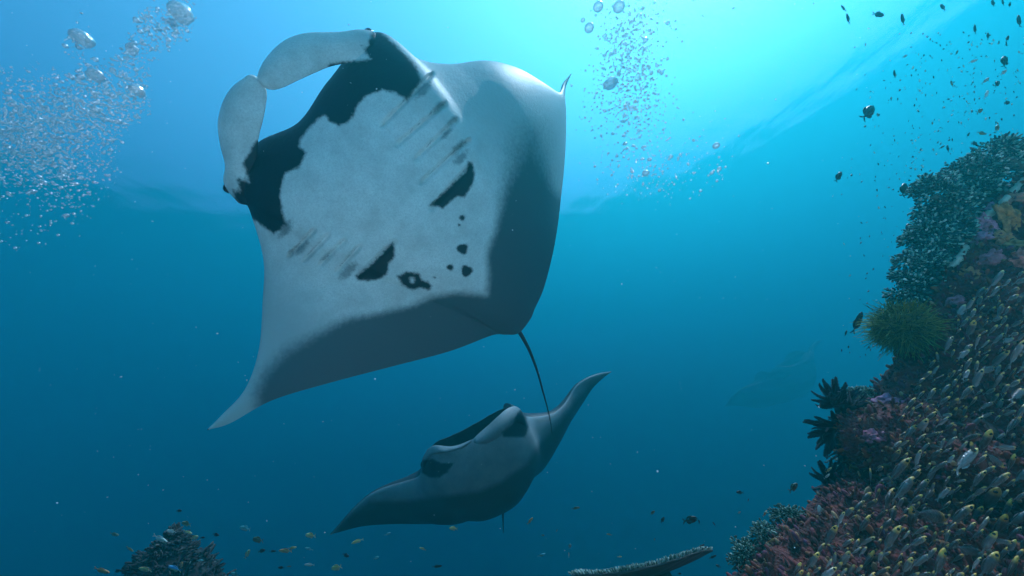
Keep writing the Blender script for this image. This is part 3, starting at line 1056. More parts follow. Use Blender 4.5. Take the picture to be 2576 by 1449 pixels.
# ---- table coral at the bottom of the picture
m_tab = colour_mat('table coral branchlets', [(0.0, (.05, .08, .06)), (0.5, (.12, .18, .14)), (1.0, (.6, .65, .55))], 0.7)
m_tabd, nt, pb = mat('table coral plate')
pb.inputs['Base Color'].default_value = (.05, .04, .035, 1)
tabc = np.array(P(1610, 1442, 3.4))
xa = np.array(P(1775, 1401, 3.3)) - np.array(P(1440, 1462, 3.5))
xa /= np.linalg.norm(xa)
vdir = tabc / np.linalg.norm(tabc)
za = np.array([-.05, 0, 1.0])
za = za - vdir * (np.dot(za, vdir) - 0.04)
za -= xa * np.dot(za, xa)
za /= np.linalg.norm(za)
ya = np.cross(za, xa)
TBZ = min(float(bed_z(tabc[0], tabc[1])), tabc[2] - .3)
t = empty('table_coral', Vector((tabc[0], tabc[1], TBZ)))
org = np.array(t.location)
seg, rings = 64, 9
TABR, TABRY = 0.45, 0.40
V = []
for side in (0, 1):
    for rr in np.linspace(0, 1, rings):
        for b in np.linspace(0, 2 * math.pi, seg, endpoint=False):
            lob = 1 + 0.07 * math.sin(5 * b + 1) + 0.05 * math.sin(11 * b)
            thk = 0.012 if side == 0 else -0.010 - 0.03 * (1 - rr) ** 1.5
            bendz = 0.05 * (rr * math.cos(b)) ** 2
            V.append(tabc + xa * (TABR * rr * lob * math.cos(b)) + ya * (TABRY * rr * lob * math.sin(b)) + za * (bendz + thk * (1 - 0.6 * rr ** 4)))
F = [grid_faces(rings, seg, 0, True), grid_faces(rings, seg, rings * seg, True)[:, ::-1]]
k = np.arange(seg)
F.append(np.stack([(rings - 1) * seg + k, (rings - 1) * seg + (k + 1) % seg, (2 * rings - 1) * seg + (k + 1) % seg, (2 * rings - 1) * seg + k], -1))
obj('plate', mesh_np('plate', np.array(V) - org, F), m_tabd, t)
specs = []
for q in range(1700):
    b = rng.random() * 2 * math.pi
    rr = math.sqrt(rng.random()) if q % 2 else 0.86 + 0.14 * rng.random()
    lob = 1 + 0.07 * math.sin(5 * b + 1) + 0.05 * math.sin(11 * b)
    p = tabc + xa * (TABR * rr * lob * math.cos(b)) + ya * (TABRY * rr * lob * math.sin(b)) + za * (0.05 * (rr * math.cos(b)) ** 2 + 0.006)
    out = (xa * math.cos(b) + ya * math.sin(b)) * (rr ** 3) * 0.9
    specs.append((p, za + out + rng.normal(size=3) * .25, 0.018 + 0.014 * rng.random(), 0.0045, rng.random()))
build_pieces('branchlets', specs, FINGER_V, FINGER_F, m_tab, t, org)
v, f = tube(np.array([[tabc[0], tabc[1], TBZ - .1], [tabc[0], tabc[1], (TBZ + tabc[2]) / 2], tabc - za * .02]), [.16, .09, .2], 12)
obj('stalk', mesh_np('stalk', v - org, f), m_tabd, t)
tag(t, 'flat table coral with bright frilled rim at the bottom of the picture', 'coral')

# ---- coral mound, bottom left
m_mound = colour_mat('dark mound corals', [(0.0, (.012, .012, .014)), (0.45, (.025, .022, .022)), (0.85, (.045, .04, .035)), (1.0, (.12, .11, .10))], 0.8)
mc = P(450, 1450, 4.6)
MBZ = float(bed_z(mc.x, mc.y))
t = empty('coral_mound', Vector((mc.x, mc.y, MBZ)))
org = np.array(t.location)
rings, seg = 60, 64
TOP = P(432, 1345, 4.6)
zz = np.linspace(min(MBZ, TOP.z - 1.5) - 0.3, TOP.z, rings)
sh = (zz - zz[0]) / (zz[-1] - zz[0])
rad = np.minimum(0.80 * ((TOP.z - zz) / 0.42) ** 0.8 * 0.42, 0.7 + 0.25 * (TOP.z - zz)) + 0.07 * np.sqrt(np.clip(1 - sh, 0, 1))
cx = mc.x + (TOP.x - mc.x) * sh
cyv = mc.y + (TOP.y - mc.y) * sh
b = np.linspace(0, 2 * math.pi, seg, endpoint=False)
V = np.stack([cx[:, None] + rad[:, None] * np.cos(b), cyv[:, None] + rad[:, None] * np.sin(b), zz[:, None] + 0 * b], -1).reshape(-1, 3)
hh = fbm(V, 5.0, 4, 2.2)
ax_ = np.stack([np.repeat(cx, seg), np.repeat(cyv, seg), V[:, 2]], -1)
V = ax_ + (V - ax_) * (1 + 0.55 * hh)[:, None]
me = mesh_np('rock', V - org, grid_faces(rings, seg, 0, True))
m_mrock, nt, pb = mat('dark mound rock')
pb.inputs['Base Color'].default_value = (.018, .016, .015, 1)
pb.inputs['Roughness'].default_value = 0.9
obj('rock', me, m_mrock, t)
specs = []
for q in range(3600):
    i = int(rng.integers(int(np.searchsorted(zz, TOP.z - 0.7)) * seg, rings * seg))
    p = V[i] + rng.normal(size=3) * 0.015
    dd = (V[i] - ax_[i])
    dd = dd / (np.linalg.norm(dd) + 1e-6) + rng.normal(size=3) * 0.6 + np.array([0, 0, 0.5])
    specs.append((p, dd, 0.03 + 0.05 * rng.random() ** 2, 0.007 + 0.006 * rng.random(), rng.random()))
build_pieces('coral_tufts', specs, FINGER_V, FINGER_F, m_mound, t, org)
tag(t, 'dark mound of tufted coral rising at the bottom left', 'coral mound')

# ------------------------------------------------------------------ fish


def fish_mesh(name, height, width, fork, fin, bend=0.0, snout=0.35):
    """length 1 along +x, head at +x; one skin with body, tail fin, dorsal and anal fin"""
    xs = np.array([-.36, -.30, -.2, -.08, .06, .2, .32, .41, .47, .5])
    prof = np.array([.16, .20, .42, .78, 1.0, .98, .82, .58, .30, .05])
    seg = 8
    ang = np.linspace(0, 2 * math.pi, seg, endpoint=False)
    wprof = np.array([.15, .2, .45, .8, 1.0, 1.0, .9, .7, .4, .05])
    V = np.stack([xs[:, None] + 0 * ang, 0.5 * width * wprof[:, None] * np.sin(ang), 0.5 * height * prof[:, None] * np.cos(ang)], -1)
    V[..., 1] += bend * (xs[:, None]) ** 2
    V = V.reshape(-1, 3)
    F = [grid_faces(len(xs), seg, 0, True)]
    n0 = len(V)

    def blade(pts):
        nonlocal V, n0
        pts = np.array(pts, float)
        k = len(pts)
        yb = bend * pts[:, 0] ** 2
        A = np.stack([pts[:, 0], yb + 0.006, pts[:, 1]], -1)
        B = np.stack([pts[:, 0], yb - 0.006, pts[:, 1]], -1)
        V = np.vstack([V, A, B])
        tri = [(n0, n0 + i, n0 + i + 1) for i in range(1, k - 1)] + [(n0 + k, n0 + k + i + 1, n0 + k + i) for i in range(1, k - 1)]
        F.append(np.array(tri))
        ii = np.arange(k)
        F.append(np.stack([n0 + ii, n0 + (ii + 1) % k, n0 + k + (ii + 1) % k, n0 + k + ii], -1))
        n0 += 2 * k
    h = height / 2
    blade([(-.30, 0), (-.36, .10 * h), (-.5, h * .95 * fin), (-.50 + fork * .2, h * .35 * fin), (-.5 + fork, 0), (-.50 + fork * .2, -h * .35 * fin), (-.5, -h * .95 * fin), (-.36, -.10 * h)])
    blade([(.22, h * .8), (.05, h * (1 + .30 * fin)), (-.12, h * (.8 + .32 * fin)), (-.25, h * .5), (-.2, h * .3), (0, h * .8)])
    blade([(0, -h * .8), (-.2, -h * .3), (-.26, -h * .55), (-.14, -h * (.85 + .3 * fin)), (0, -h * (1 + .1 * fin))])
    return mesh_np(name, V, F)


def fish_mat(name, body, head, belly=None, rough=0.35, split=0.28, metal=0.0, back=None):
    m, nt, pb = mat(name)
    tc = node(nt, 'ShaderNodeTexCoord')
    sp = node(nt, 'ShaderNodeSeparateXYZ')
    link(nt, tc.outputs['Object'], sp.inputs[0])
    mr = node(nt, 'ShaderNodeMapRange', interpolation_type='SMOOTHSTEP')
    mr.inputs['From Min'].default_value = split - 0.1
    mr.inputs['From Max'].default_value = split + 0.1
    link(nt, sp.outputs[0], mr.inputs['Value'])
    mz = node(nt, 'ShaderNodeMapRange', interpolation_type='SMOOTHSTEP')
    mz.inputs['From Min'].default_value = -0.06
    mz.inputs['From Max'].default_value = 0.06
    link(nt, sp.outputs[2], mz.inputs['Value'])
    a = node(nt, 'ShaderNodeMix', data_type='RGBA')
    a.inputs[6].default_value = (*(belly or body), 1)
    a.inputs[7].default_value = (*body, 1)
    link(nt, mz.outputs[0], a.inputs[0])
    b = node(nt, 'ShaderNodeMix', data_type='RGBA')
    link(nt, mr.outputs[0], b.inputs[0])
    link(nt, a.outputs[2], b.inputs[6])
    b.inputs[7].default_value = (*head, 1)
    nz = node(nt, 'ShaderNodeTexNoise', Scale=14.0, Detail=3.0)
    link(nt, tc.outputs['Object'], nz.inputs['Vector'])
    ob = node(nt, 'ShaderNodeObjectInfo')
    v1 = node(nt, 'ShaderNodeMapRange')
    v1.inputs['To Min'].default_value = 0.6
    v1.inputs['To Max'].default_value = 1.2
    link(nt, ob.outputs['Random'], v1.inputs['Value'])
    hs = node(nt, 'ShaderNodeHueSaturation')
    link(nt, b.outputs[2], hs.inputs['Color'])
    link(nt, v1.outputs[0], hs.inputs['Value'])
    link(nt, hs.outputs[0], pb.inputs['Base Color'])
    bp = node(nt, 'ShaderNodeBump', Strength=0.3, Distance=0.03)
    link(nt, nz.outputs[0], bp.inputs['Height'])
    link(nt, bp.outputs[0], pb.inputs['Normal'])
    pb.inputs['Roughness'].default_value = rough
    pb.inputs['Metallic'].default_value = metal
    pb.inputs['Specular IOR Level'].default_value = 0.6
    return m


def pose(o, px, py, d, length_px, ang, out=0.0, roll=0.0):
    """ang: heading in the picture plane (degrees, 0 right, 90 up); out: part of the heading that points to the viewer"""
    a = math.radians(ang)
    length_px = length_px / math.sqrt(1 + out * out)
    hx, hy = 0.5 * length_px * math.cos(a), -0.5 * length_px * math.sin(a)
    e = max(-0.2, min(0.2, out * length_px / (2 * FPX)))
    head, tailp = P(px + hx, py + hy, d * (1 - e)), P(px - hx, py - hy, d * (1 + e))
    x = (head - tailp)
    s = x.length
    x.normalize()
    z = CAMR @ Vector((-math.sin(a), math.cos(a), 0))
    if (CAMR.transposed() @ z).y < 0:
        z = -z
    z = (z - x * z.dot(x)).normalized()
    y = z.cross(x)
    M = Matrix((x, y, z)).transposed() @ Matrix.Rotation(roll, 3, 'X')
    o.matrix_world = Matrix.Translation((head + tailp) / 2) @ M.to_4x4() @ Matrix.Diagonal((s, s, s, 1))


# --- sweepers: the shoal over the reef face
SW = [fish_mesh('sweeper', h, w, .10, .8, b) for h, w, b in ((.23, .12, .10), (.20, .11, -.12), (.26, .13, .02))]
m_sw = fish_mat('grey sweeper with yellow head', (.10, .065, .06), (.97, .47, .07), (.20, .14, .13), .32, .29)
m_sw2 = fish_mat('silver sweeper with pale head', (.22, .16, .15), (.97, .55, .16), (.42, .33, .31), .22, .34)
eye_me = None


def ball(rad, rings=6, seg=8):
    v = [(rad * math.sin(a) * math.cos(b), rad * 0.5 * math.cos(a), rad * math.sin(a) * math.sin(b)) for a in np.linspace(0.02, math.pi - .02, rings) for b in np.linspace(0, 2 * math.pi, seg, endpoint=False)]
    return mesh_np('eye', np.array(v), grid_faces(rings, seg, 0, True))


eye_me = ball(.045)
eye_me.materials.append(m_eye)
swm = []
for k, me in enumerate(SW):
    for mm in (m_sw, m_sw, m_sw2):
        c_ = me.copy()
        c_.materials.append(mm)
        swm.append(c_)
SHOAL = [(2640, 660), (2560, 690), (2470, 705), (2410, 790), (2370, 880), (2300, 965), (2260, 1040), (2255, 1120), (2190, 1190), (2150, 1260), (2080, 1330), (2000, 1420), (1960, 1500), (2700, 1520), (2700, 660)]
cand = []
pool = rng.uniform((1960, 660), (2620, 1490), (9000, 2))
pool_sd = sdf_poly(pool[:, 0], pool[:, 1], SHOAL)
for (px, py), sd in zip(pool, pool_sd):
    if len(cand) >= 620:
        break
    if sd < 0 or rng.random() > min(1, 0.2 + sd / 140):
        continue
    near_ = smooth(0, 1, np.clip((px - 1950) / 626 * 0.6 + (py - 650) / 800 * 0.6 - 0.25, 0, 1))
    L = min(88, (23 + 46 * float(near_)) * math.exp(rng.normal(0, .4)))
    if any((px - q[0]) ** 2 + (py - q[1]) ** 2 < (0.25 * (L + q[2])) ** 2 for q in cand):
        continue
    hit = reef_hit(px, py)
    if hit is None:
        continue
    d = hit[2]
    d = d - min(d * .35, 0.03 + 0.22 * rng.random() ** 1.5)
    cand.append((px, py, L, d))
cand.sort(key=lambda q: -q[2])
ZONES = [(lambda x, y: y > 1330 and x > 2430, 'in the lower right corner of the picture'), (lambda x, y: y > 1330 and x > 2250, 'at the bottom edge, left of the lower right corner'),
         (lambda x, y: y > 1330, 'at the bottom edge near the speckled corals'), (lambda x, y: y > 1190 and x > 2430, 'at the right edge level with the lowest feather star'),
         (lambda x, y: y > 1190 and x > 2280, 'over the reef face well right of the lowest feather star'), (lambda x, y: y > 1190, 'just right of the lowest feather star'),
         (lambda x, y: y > 1040 and x > 2430, 'at the right edge level with the two big feather stars'), (lambda x, y: y > 1040, 'over dark rock right of the two big feather stars'),
         (lambda x, y: y > 890 and x > 2430, 'at the right edge just below the hydroid bush level'), (lambda x, y: y > 890, 'over dark rock below right of the hydroid bush'),
         (lambda x, y: x > 2480, 'high on the reef face at the right edge'), (lambda x, y: True, 'high on the reef face right of the hydroid bush')]
stuff_v, stuff_f = [], []
rest = []
for k, (px, py, L, d) in enumerate(cand):
    ang = rng.normal(46, 15)
    if rng.random() < .08:
        ang += rng.normal(0, 60)
    outv = rng.normal(0.0, .22)
    if k < 300:
        o = obj('sweeper', swm[int(rng.integers(len(swm)))])
        pose(o, px, py, d, L, ang, outv, rng.normal(0, .25))
        for fn, place in ZONES:
            if fn(px, py):
                break
        size = 'large' if L > 52 else 'mid-sized' if L > 34 else 'small'
        tag(o, f'{size} yellow-headed grey sweeper {place}', 'fish', f'{size} sweepers {place}')
        if k < 150:
            for sy in (-1, 1):
                e = obj('eye', eye_me, None, o)
                e.location = (.37, sy * .062, .035)
    else:
        tmp = bpy.data.objects.new('tmp', None)
        pose(tmp, px, py, d, L, ang, outv, rng.normal(0, .25))
        rest.append((np.array(tmp.matrix_world), int(rng.integers(len(SW)))))
        bpy.data.objects.remove(tmp)


def merge_fish(name, protos, items, m):
    """items: (4x4, proto index) -> one mesh; keeps the fish's own lengthwise position as 'along'"""
    Vs, Fs4, Fs3, al, pk, off = [], [], [], [], [], 0
    data = []
    for me in protos:
        v = np.zeros(len(me.vertices) * 3)
        me.vertices.foreach_get('co', v)
        data.append((v.reshape(-1, 3), [tuple(p.vertices) for p in me.polygons]))
    for M, k in items:
        v, pol = data[k]
        Vs.append(v @ M[:3, :3].T + M[:3, 3])
        Fs4 += [tuple(i + off for i in p) for p in pol if len(p) == 4]
        Fs3 += [tuple(i + off for i in p) for p in pol if len(p) == 3]
        al.append(v[:, 0])
        pk.append(np.full(len(v), rng.random()))
        off += len(v)
    me = mesh_np(name, np.concatenate(Vs), [np.array(Fs4), np.array(Fs3)])
    attr(me, 'along', np.concatenate(al))
    attr(me, 'pick', np.concatenate(pk))
    return obj(name, me, m)


m_far, nt, pb = mat('small sweepers')
at = node(nt, 'ShaderNodeAttribute', attribute_name='along')
r = node(nt, 'ShaderNodeValToRGB')
r.color_ramp.elements[0].position = .22
r.color_ramp.elements[0].color = (.12, .085, .08, 1)
r.color_ramp.elements[1].position = .34
r.color_ramp.elements[1].color = (.97, .44, .07, 1)
link(nt, at.outputs['Fac'], r.inputs[0])
link(nt, r.outputs[0], pb.inputs['Base Color'])
pb.inputs['Roughness'].default_value = .3
o = merge_fish('small_sweepers', SW, rest, m_far)
o['kind'] = 'stuff'

# --- single fish: dark damsels in the open water, small anthias low down
DAM = fish_mesh('damselfish', .46, .16, .13, 1.0, .05)
SLIM = fish_mesh('slender_fish', .27, .13, .14, .9, .08)
mats = {'dark': fish_mat('dark damselfish', (.012, .02, .025), (.012, .02, .025), (.02, .03, .035)),
        'orange': fish_mat('orange anthias', (.60, .24, .06), (.62, .30, .10), (.62, .36, .18)),
        'yellow': fish_mat('yellow anthias', (.62, .48, .16), (.7, .58, .25), (.7, .62, .4)),
        'pale': fish_mat('pale silver fish', (.55, .58, .5), (.65, .66, .55), (.75, .75, .68)),
        'teal': fish_mat('teal chromis', (.10, .42, .42), (.12, .45, .45), (.3, .6, .58)),
        'olive': fish_mat('olive fish', (.13, .14, .06), (.16, .15, .07), (.3, .3, .16)),
        'blue': fish_mat('blue fish', (.10, .35, .62), (.14, .42, .62), (.6, .6, .3))}
fm = {}
for shape, me in (('dam', DAM), ('slim', SLIM)):
    for k, mm in mats.items():
        c_ = me.copy()
        c_.name = me.name
        c_.materials.append(mm)
        fm[shape, k] = c_


def q8(x, y):
    return 1977 + .4135 * x, .4135 * y


def q4(x, y):
    return 187 + .2907 * x, 1236 + .2907 * y


def q5(x, y):
    return 861 + .378 * x, 1123.5 + .378 * y


def q3(x, y):
    return 1797.6 + .3024 * x, 1086 + .3024 * y


FISH = []   # px, py, length px, heading, shape, colour, depth


def addf(fr_, lst):
    for x, y, L, a, s, c, d in lst:
        FISH.append((*fr_(x, y), L, a, s, c, d))


addf(q8, [(350, 50, 20, 130, 'slim', 'dark', 4.5), (378, 115, 28, 105, 'slim', 'dark', 4.3), (562, 88, 30, -10, 'dam', 'dark', 4.0), (710, 120, 30, 100, 'slim', 'dark', 4.2), (955, 45, 20, 125, 'dam', 'dark', 4.2),
          (1260, 20, 18, 110, 'dam', 'dark', 4.0), (1320, 15, 18, 105, 'slim', 'dark', 4.1), (1362, 28, 14, 80, 'dam', 'dark', 4.0), (1150, 180, 24, 95, 'slim', 'dark', 4.0), (1230, 220, 20, 88, 'slim', 'dark', 4.0),
          (1348, 235, 18, 70, 'dam', 'dark', 3.9), (1418, 130, 32, 100, 'slim', 'dark', 3.6), (1330, 375, 30, 85, 'dam', 'dark', 3.6), (1325, 440, 22, 40, 'dam', 'pale', 3.5), (1215, 490, 26, 40, 'slim', 'pale', 3.5),
          (1285, 510, 18, 50, 'dam', 'dark', 3.6), (1220, 575, 24, 65, 'slim', 'pale', 3.5), (1345, 625, 15, 10, 'dam', 'dark', 3.6), (1180, 675, 18, 30, 'dam', 'olive', 3.6), (660, 450, 20, 95, 'slim', 'dark', 4.2),
          (500, 685, 44, 48, 'dam', 'dark', 3.8), (320, 1075, 30, 60, 'dam', 'dark', 4.0), (718, 1155, 36, 78, 'dam', 'dark', 3.6), (768, 1160, 26, 85, 'slim', 'dark', 3.6), (758, 1408, 44, 108, 'dam', 'dark', 3.5),
          (1190, 810, 22, -15, 'dam', 'olive', 3.6), (1145, 872, 16, 0, 'dam', 'dark', 3.7), (985, 905, 20, 100, 'slim', 'dark', 3.7), (950, 895, 18, 30, 'slim', 'olive', 3.7), (1110, 820, 16, 60, 'slim', 'dark', 3.8),
          (1010, 510, 18, 110, 'slim', 'olive', 3.8), (1140, 372, 26, 20, 'slim', 'pale', 3.8), (725, 342, 14, 30, 'slim', 'pale', 4.2), (1040, 320, 14, 60, 'slim', 'olive', 3.9), (1285, 780, 18, 60, 'dam', 'olive', 3.6)])
FISH.append((2157, 812, 62, 66, 'slim', 'dark', 3.2))
FISH.append((2128, 838, 16, 70, 'slim', 'dark', 3.2))
FISH.append((2222, 1052, 26, 50, 'slim', 'orange', 2.45))
addf(q4, [(905, 168, 14, 5, 'dam', 'dark', 4.6), (970, 280, 24, 165, 'dam', 'olive', 4.4), (840, 345, 26, 175, 'slim', 'pale', 4.2), (980, 352, 24, -20, 'slim', 'yellow', 4.3), (1040, 402, 20, 20, 'dam', 'yellow', 4.3),
          (1110, 400, 12, 0, 'dam', 'dark', 4.6), (1225, 375, 17, -15, 'dam', 'dark', 4.6), (1478, 320, 28, 170, 'dam', 'teal', 4.4), (740, 410, 40, -28, 'slim', 'pale', 4.1), (345, 372, 24, -15, 'slim', 'olive', 4.5),
          (480, 500, 22, -38, 'slim', 'yellow', 4.4), (1590, 420, 28, 170, 'dam', 'olive', 4.5), (1495, 545, 26, 60, 'slim', 'yellow', 4.3), (1620, 515, 20, 15, 'dam', 'dark', 4.6), (1715, 517, 18, 0, 'slim', 'dark', 4.6),
          (1828, 515, 34, 178, 'slim', 'orange', 4.2), (1885, 490, 22, 10, 'slim', 'yellow', 4.3), (2045, 382, 26, 175, 'dam', 'yellow', 4.4), (2032, 497, 22, 165, 'slim', 'teal', 4.5), (2450, 432, 34, 200, 'slim', 'yellow', 4.2),
          (2350, 553, 18, -25, 'dam', 'dark', 4.6), (2035, 635, 26, 180, 'slim', 'pale', 4.3), (2270, 660, 27, 195, 'dam', 'yellow', 4.3), (1790, 660, 16, 170, 'dam', 'dark', 4.6), (1855, 650, 14, 0, 'slim', 'olive', 4.6),
          (1390, 718, 24, 160, 'dam', 'teal', 4.2), (235, 685, 42, -18, 'slim', 'orange', 4.0), (437, 655, 20, 60, 'dam', 'dark', 3.9), (370, 690, 16, 20, 'dam', 'dark', 3.9), (615, 675, 34, 170, 'slim', 'yellow', 3.9),
          (870, 668, 36, 160, 'slim', 'blue', 3.9), (925, 640, 18, 80, 'dam', 'orange', 3.9), (1085, 598, 20, 0, 'slim', 'teal', 4.0), (1000, 620, 10, 60, 'slim', 'pale', 4.0)])
addf(q5, [(740, 545, 21, 175, 'dam', 'yellow', 4.6), (300, 582, 20, 20, 'slim', 'teal', 4.7), (535, 680, 18, 160, 'slim', 'yellow', 4.6), (225, 740, 16, 20, 'dam', 'teal', 4.5), (630, 797, 26, 5, 'slim', 'dark', 4.4),
          (1250, 495, 22, 50, 'slim', 'orange', 4.6), (1553, 410, 22, 10, 'slim', 'olive', 4.8), (1335, 590, 9, 0, 'dam', 'olive', 4.8), (1427, 560, 8, 60, 'slim', 'olive', 4.8), (1515, 662, 13, 80, 'dam', 'pale', 4.5),
          (1508, 722, 14, 92, 'slim', 'pale', 4.5), (1325, 722, 22, 20, 'slim', 'teal', 4.5), (1777, 585, 15, 170, 'slim', 'yellow', 4.6), (1845, 733, 12, 0, 'slim', 'yellow', 4.6), (2065, 440, 14, 40, 'dam', 'olive', 4.2),
          (2132, 488, 17, 60, 'dam', 'dark', 4.0), (2315, 488, 38, 12, 'dam', 'dark', 3.8), (2375, 500, 12, 100, 'slim', 'dark', 3.8), (2475, 515, 14, 125, 'slim', 'dark', 3.8), (2078, 618, 6, 90, 'slim', 'yellow', 4.4),
          (2390, 662, 19, 30, 'slim', 'dark', 3.6), (2465, 735, 21, 25, 'slim', 'dark', 3.4), (2502, 795, 15, 150, 'dam', 'dark', 3.3), (2245, 845, 10, 0, 'dam', 'dark', 3.4)])
addf(q3, [(210, 505, 19, 175, 'dam', 'dark', 3.4), (655, 465, 30, 42, 'dam', 'olive', 3.0), (280, 570, 10, 75, 'slim', 'dark', 3.2), (420, 680, 19, 58, 'slim', 'orange', 2.9), (205, 672, 8, 30, 'dam', 'pale', 3.2),
          (1130, 297, 18, 70, 'slim', 'orange', 2.5), (950, 318, 20, 40, 'slim', 'yellow', 2.4), (935, 372, 20, 40, 'slim', 'pale', 2.4), (480, 905, 26, 25, 'slim', 'orange', 2.2), (875, 650, 24, 100, 'dam', 'pale', 2.2),
          (310, 1135, 14, 30, 'dam', 'orange', 2.2)])

WHERE = [(lambda x, y: x > 2440 and y < 110, 'in the top right corner'), (lambda x, y: y < 120 and x > 1900, 'near the top edge above the fry shoal'), (lambda x, y: x > 2440 and y < 300, 'along the right edge above the reef crest'),
         (lambda x, y: y < 300 and x > 1900, 'in the cloud of fry over the reef'), (lambda x, y: x > 2380 and y < 400, 'just above the topmost soft corals'), (lambda x, y: x > 2050 and y < 640 and x > 2240, 'left of the round spiky soft coral'),
         (lambda x, y: x > 2050 and y < 640, 'in open water left of the reef crest'), (lambda x, y: x > 2050 and y < 900, 'left of the green hydroid bush'), (lambda x, y: x > 2100 and y < 1120, 'in front of the purple reef face'),
         (lambda x, y: x > 2000, 'beside the lowest feather star'), (lambda x, y: x > 1880, 'close to the lower reef edge'), (lambda x, y: x > 1680, 'above the tip of the table coral'),
         (lambda x, y: x > 1330, 'below and right of the far manta tail'), (lambda x, y: x > 960, 'under the far manta belly'), (lambda x, y: x > 830, 'under the left wingtip of the far manta'),
         (lambda x, y: x > 580, 'between the coral mound and the far manta'), (lambda x, y: x < 330, 'left of the coral mound'), (lambda x, y: y < 1345, 'hovering over the peak of the coral mound'), (lambda x, y: True, 'in front of the coral mound')]
ORD = ['leftmost', 'second from left', 'third from left', 'fourth from left', 'fifth from left', 'sixth from left', 'seventh from left', 'eighth from left', 'ninth from left', 'tenth from left']
bins = {}
for f_ in sorted(FISH):
    px, py, L, a, s, c, d = f_
    for fn, ph in WHERE:
        if fn(px, py):
            break
    kind = {('dam', 'dark'): 'dark deep-bodied damselfish', ('slim', 'dark'): 'dark slender fish'}.get((s, c), c + (' oval fish' if s == 'dam' else ' slender fish'))
    bins.setdefault((kind, ph), []).append(f_)
for (kind, ph), lst in bins.items():
    for k, (px, py, L, a, s, c, d) in enumerate(lst):
        o = obj({'dam': 'damselfish', 'slim': 'slender_fish'}[s], fm[s, c])
        pose(o, px, py, d, L, a, random.uniform(-.25, .25))
        lab = f'{kind} {ph}'
        if len(lst) > 1:
            lab = f'{ORD[k]} {kind} {ph}'
        tag(o, lab, 'fish', 'fish in open water' if py < 900 else 'small fish low in the picture')
        if L >= 26:
            hz_ = .055 if s == 'dam' else .03
            for sy in (-1, 1):
                e = obj('eye', eye_me, None, o)
                e.location = (.40, sy * (.055 if s == 'dam' else .045), hz_)
                e.scale = (.7, .7, .7)

# --- fry: hundreds of specks over the crest
FRY = fish_mesh('fry', .34, .2, .08, .6)
items = []
while len(items) < 620:
    px, py = rng.uniform(2110, 2600), rng.uniform(80, 900)
    w_ = math.exp(-((px - 2380) / 190) ** 2 - ((py - 330) / 260) ** 2) + 0.7 * math.exp(-((px - (2440 - (py - 200) * .35)) / 110) ** 2)
    if rng.random() > w_:
        continue
    tmp = bpy.data.objects.new('tmp', None)
    pose(tmp, px, py, rng.uniform(2.9, 3.9), rng.uniform(3.5, 8.5), rng.normal(70, 40), rng.normal(0, .4))
    items.append((np.array(tmp.matrix_world), 0))
    bpy.data.objects.remove(tmp)
m_fry = colour_mat('dark and pale fry', [(0.0, (.02, .03, .035)), (0.6, (.03, .04, .045)), (0.7, (.35, .38, .3)), (1.0, (.75, .72, .55))], .4)
o = merge_fish('fry_shoal', [FRY], items, m_fry)
o['kind'] = 'stuff'

# ------------------------------------------------------------------ bubbles
m_bub, nt, pb = mat('air bubble skin')
nt.nodes.remove(pb)
lw = node(nt, 'ShaderNodeLayerWeight', Blend=0.55)
mr = node(nt, 'ShaderNodeMapRange')
mr.inputs['To Min'].default_value = 0.3
mr.inputs['To Max'].default_value = 1.0
link(nt, lw.outputs['Facing'], mr.inputs['Value'])
tr = node(nt, 'ShaderNodeBsdfTransparent')
gl = node(nt, 'ShaderNodeBsdfGlossy', Roughness=0.22)
mx = node(nt, 'ShaderNodeMixShader')
link(nt, mr.outputs[0], mx.inputs[0])
link(nt, tr.outputs[0], mx.inputs[1])
link(nt, gl.outputs[0], mx.inputs[2])
tl = node(nt, 'ShaderNodeBsdfTranslucent')
tl.inputs['Color'].default_value = (0.95, 0.97, 1, 1)
mx2 = node(nt, 'ShaderNodeMixShader', Fac=0.17)
link(nt, mx.outputs[0], mx2.inputs[1])
link(nt, tl.outputs[0], mx2.inputs[2])
link(nt, mx2.outputs[0], nt.nodes['Material Output'].inputs[0])


def blob(rings, seg, wob=0.0, cap=0.0, seed=0.0):
    a, b = np.meshgrid(np.linspace(0.02, math.pi - 0.02, rings), np.linspace(0, 2 * math.pi, seg, endpoint=False), indexing='ij')
    v = np.stack([np.sin(a) * np.cos(b), np.sin(a) * np.sin(b), np.cos(a)], -1).reshape(-1, 3)
    if wob:
        v = v * (1 + wob * fbm(v, 1.6, 3, seed))[:, None]
    if cap:   # rising cap: flattened and hollowed below
        r_ = np.hypot(v[:, 0], v[:, 1])
        v[:, 2] = np.where(v[:, 2] < 0, v[:, 2] * (1 - cap) + cap * 0.55 * (1 - r_ ** 2), v[:, 2])
    return v, grid_faces(rings, seg, 0, True)


BUB = []
for k in range(6):
    v, f = blob(7, 10, 0.12 if k else 0.0, 0.0, k * 3.3)
    v = v * np.array([1, 1, 0.8 - 0.05 * k])
    me = mesh_np('bubble', v, f)
    me.materials.append(m_bub)
    BUB.append(me)


def plume(mix_, n, d0, d1, r0, poly=None):
    w = np.array([q[4] for q in mix_])
    w = w / w.sum()
    k = rng.choice(len(mix_), size=n * 4, p=w)
    mm = np.array(mix_)[k]
    x, y = rng.normal(mm[:, 0], mm[:, 2]), rng.normal(mm[:, 1], mm[:, 3])
    ok = (x > -60) & (y > -60)
    if poly is not None:
        ok &= sdf_poly(x, y, poly) > -rng.random(len(x)) * 12
    x, y = x[ok][:n], y[ok][:n]
    return [(float(p), float(q), r0 * math.exp(rng.normal(0, .52)), rng.uniform(d0, d1)) for p, q in zip(x, y)]


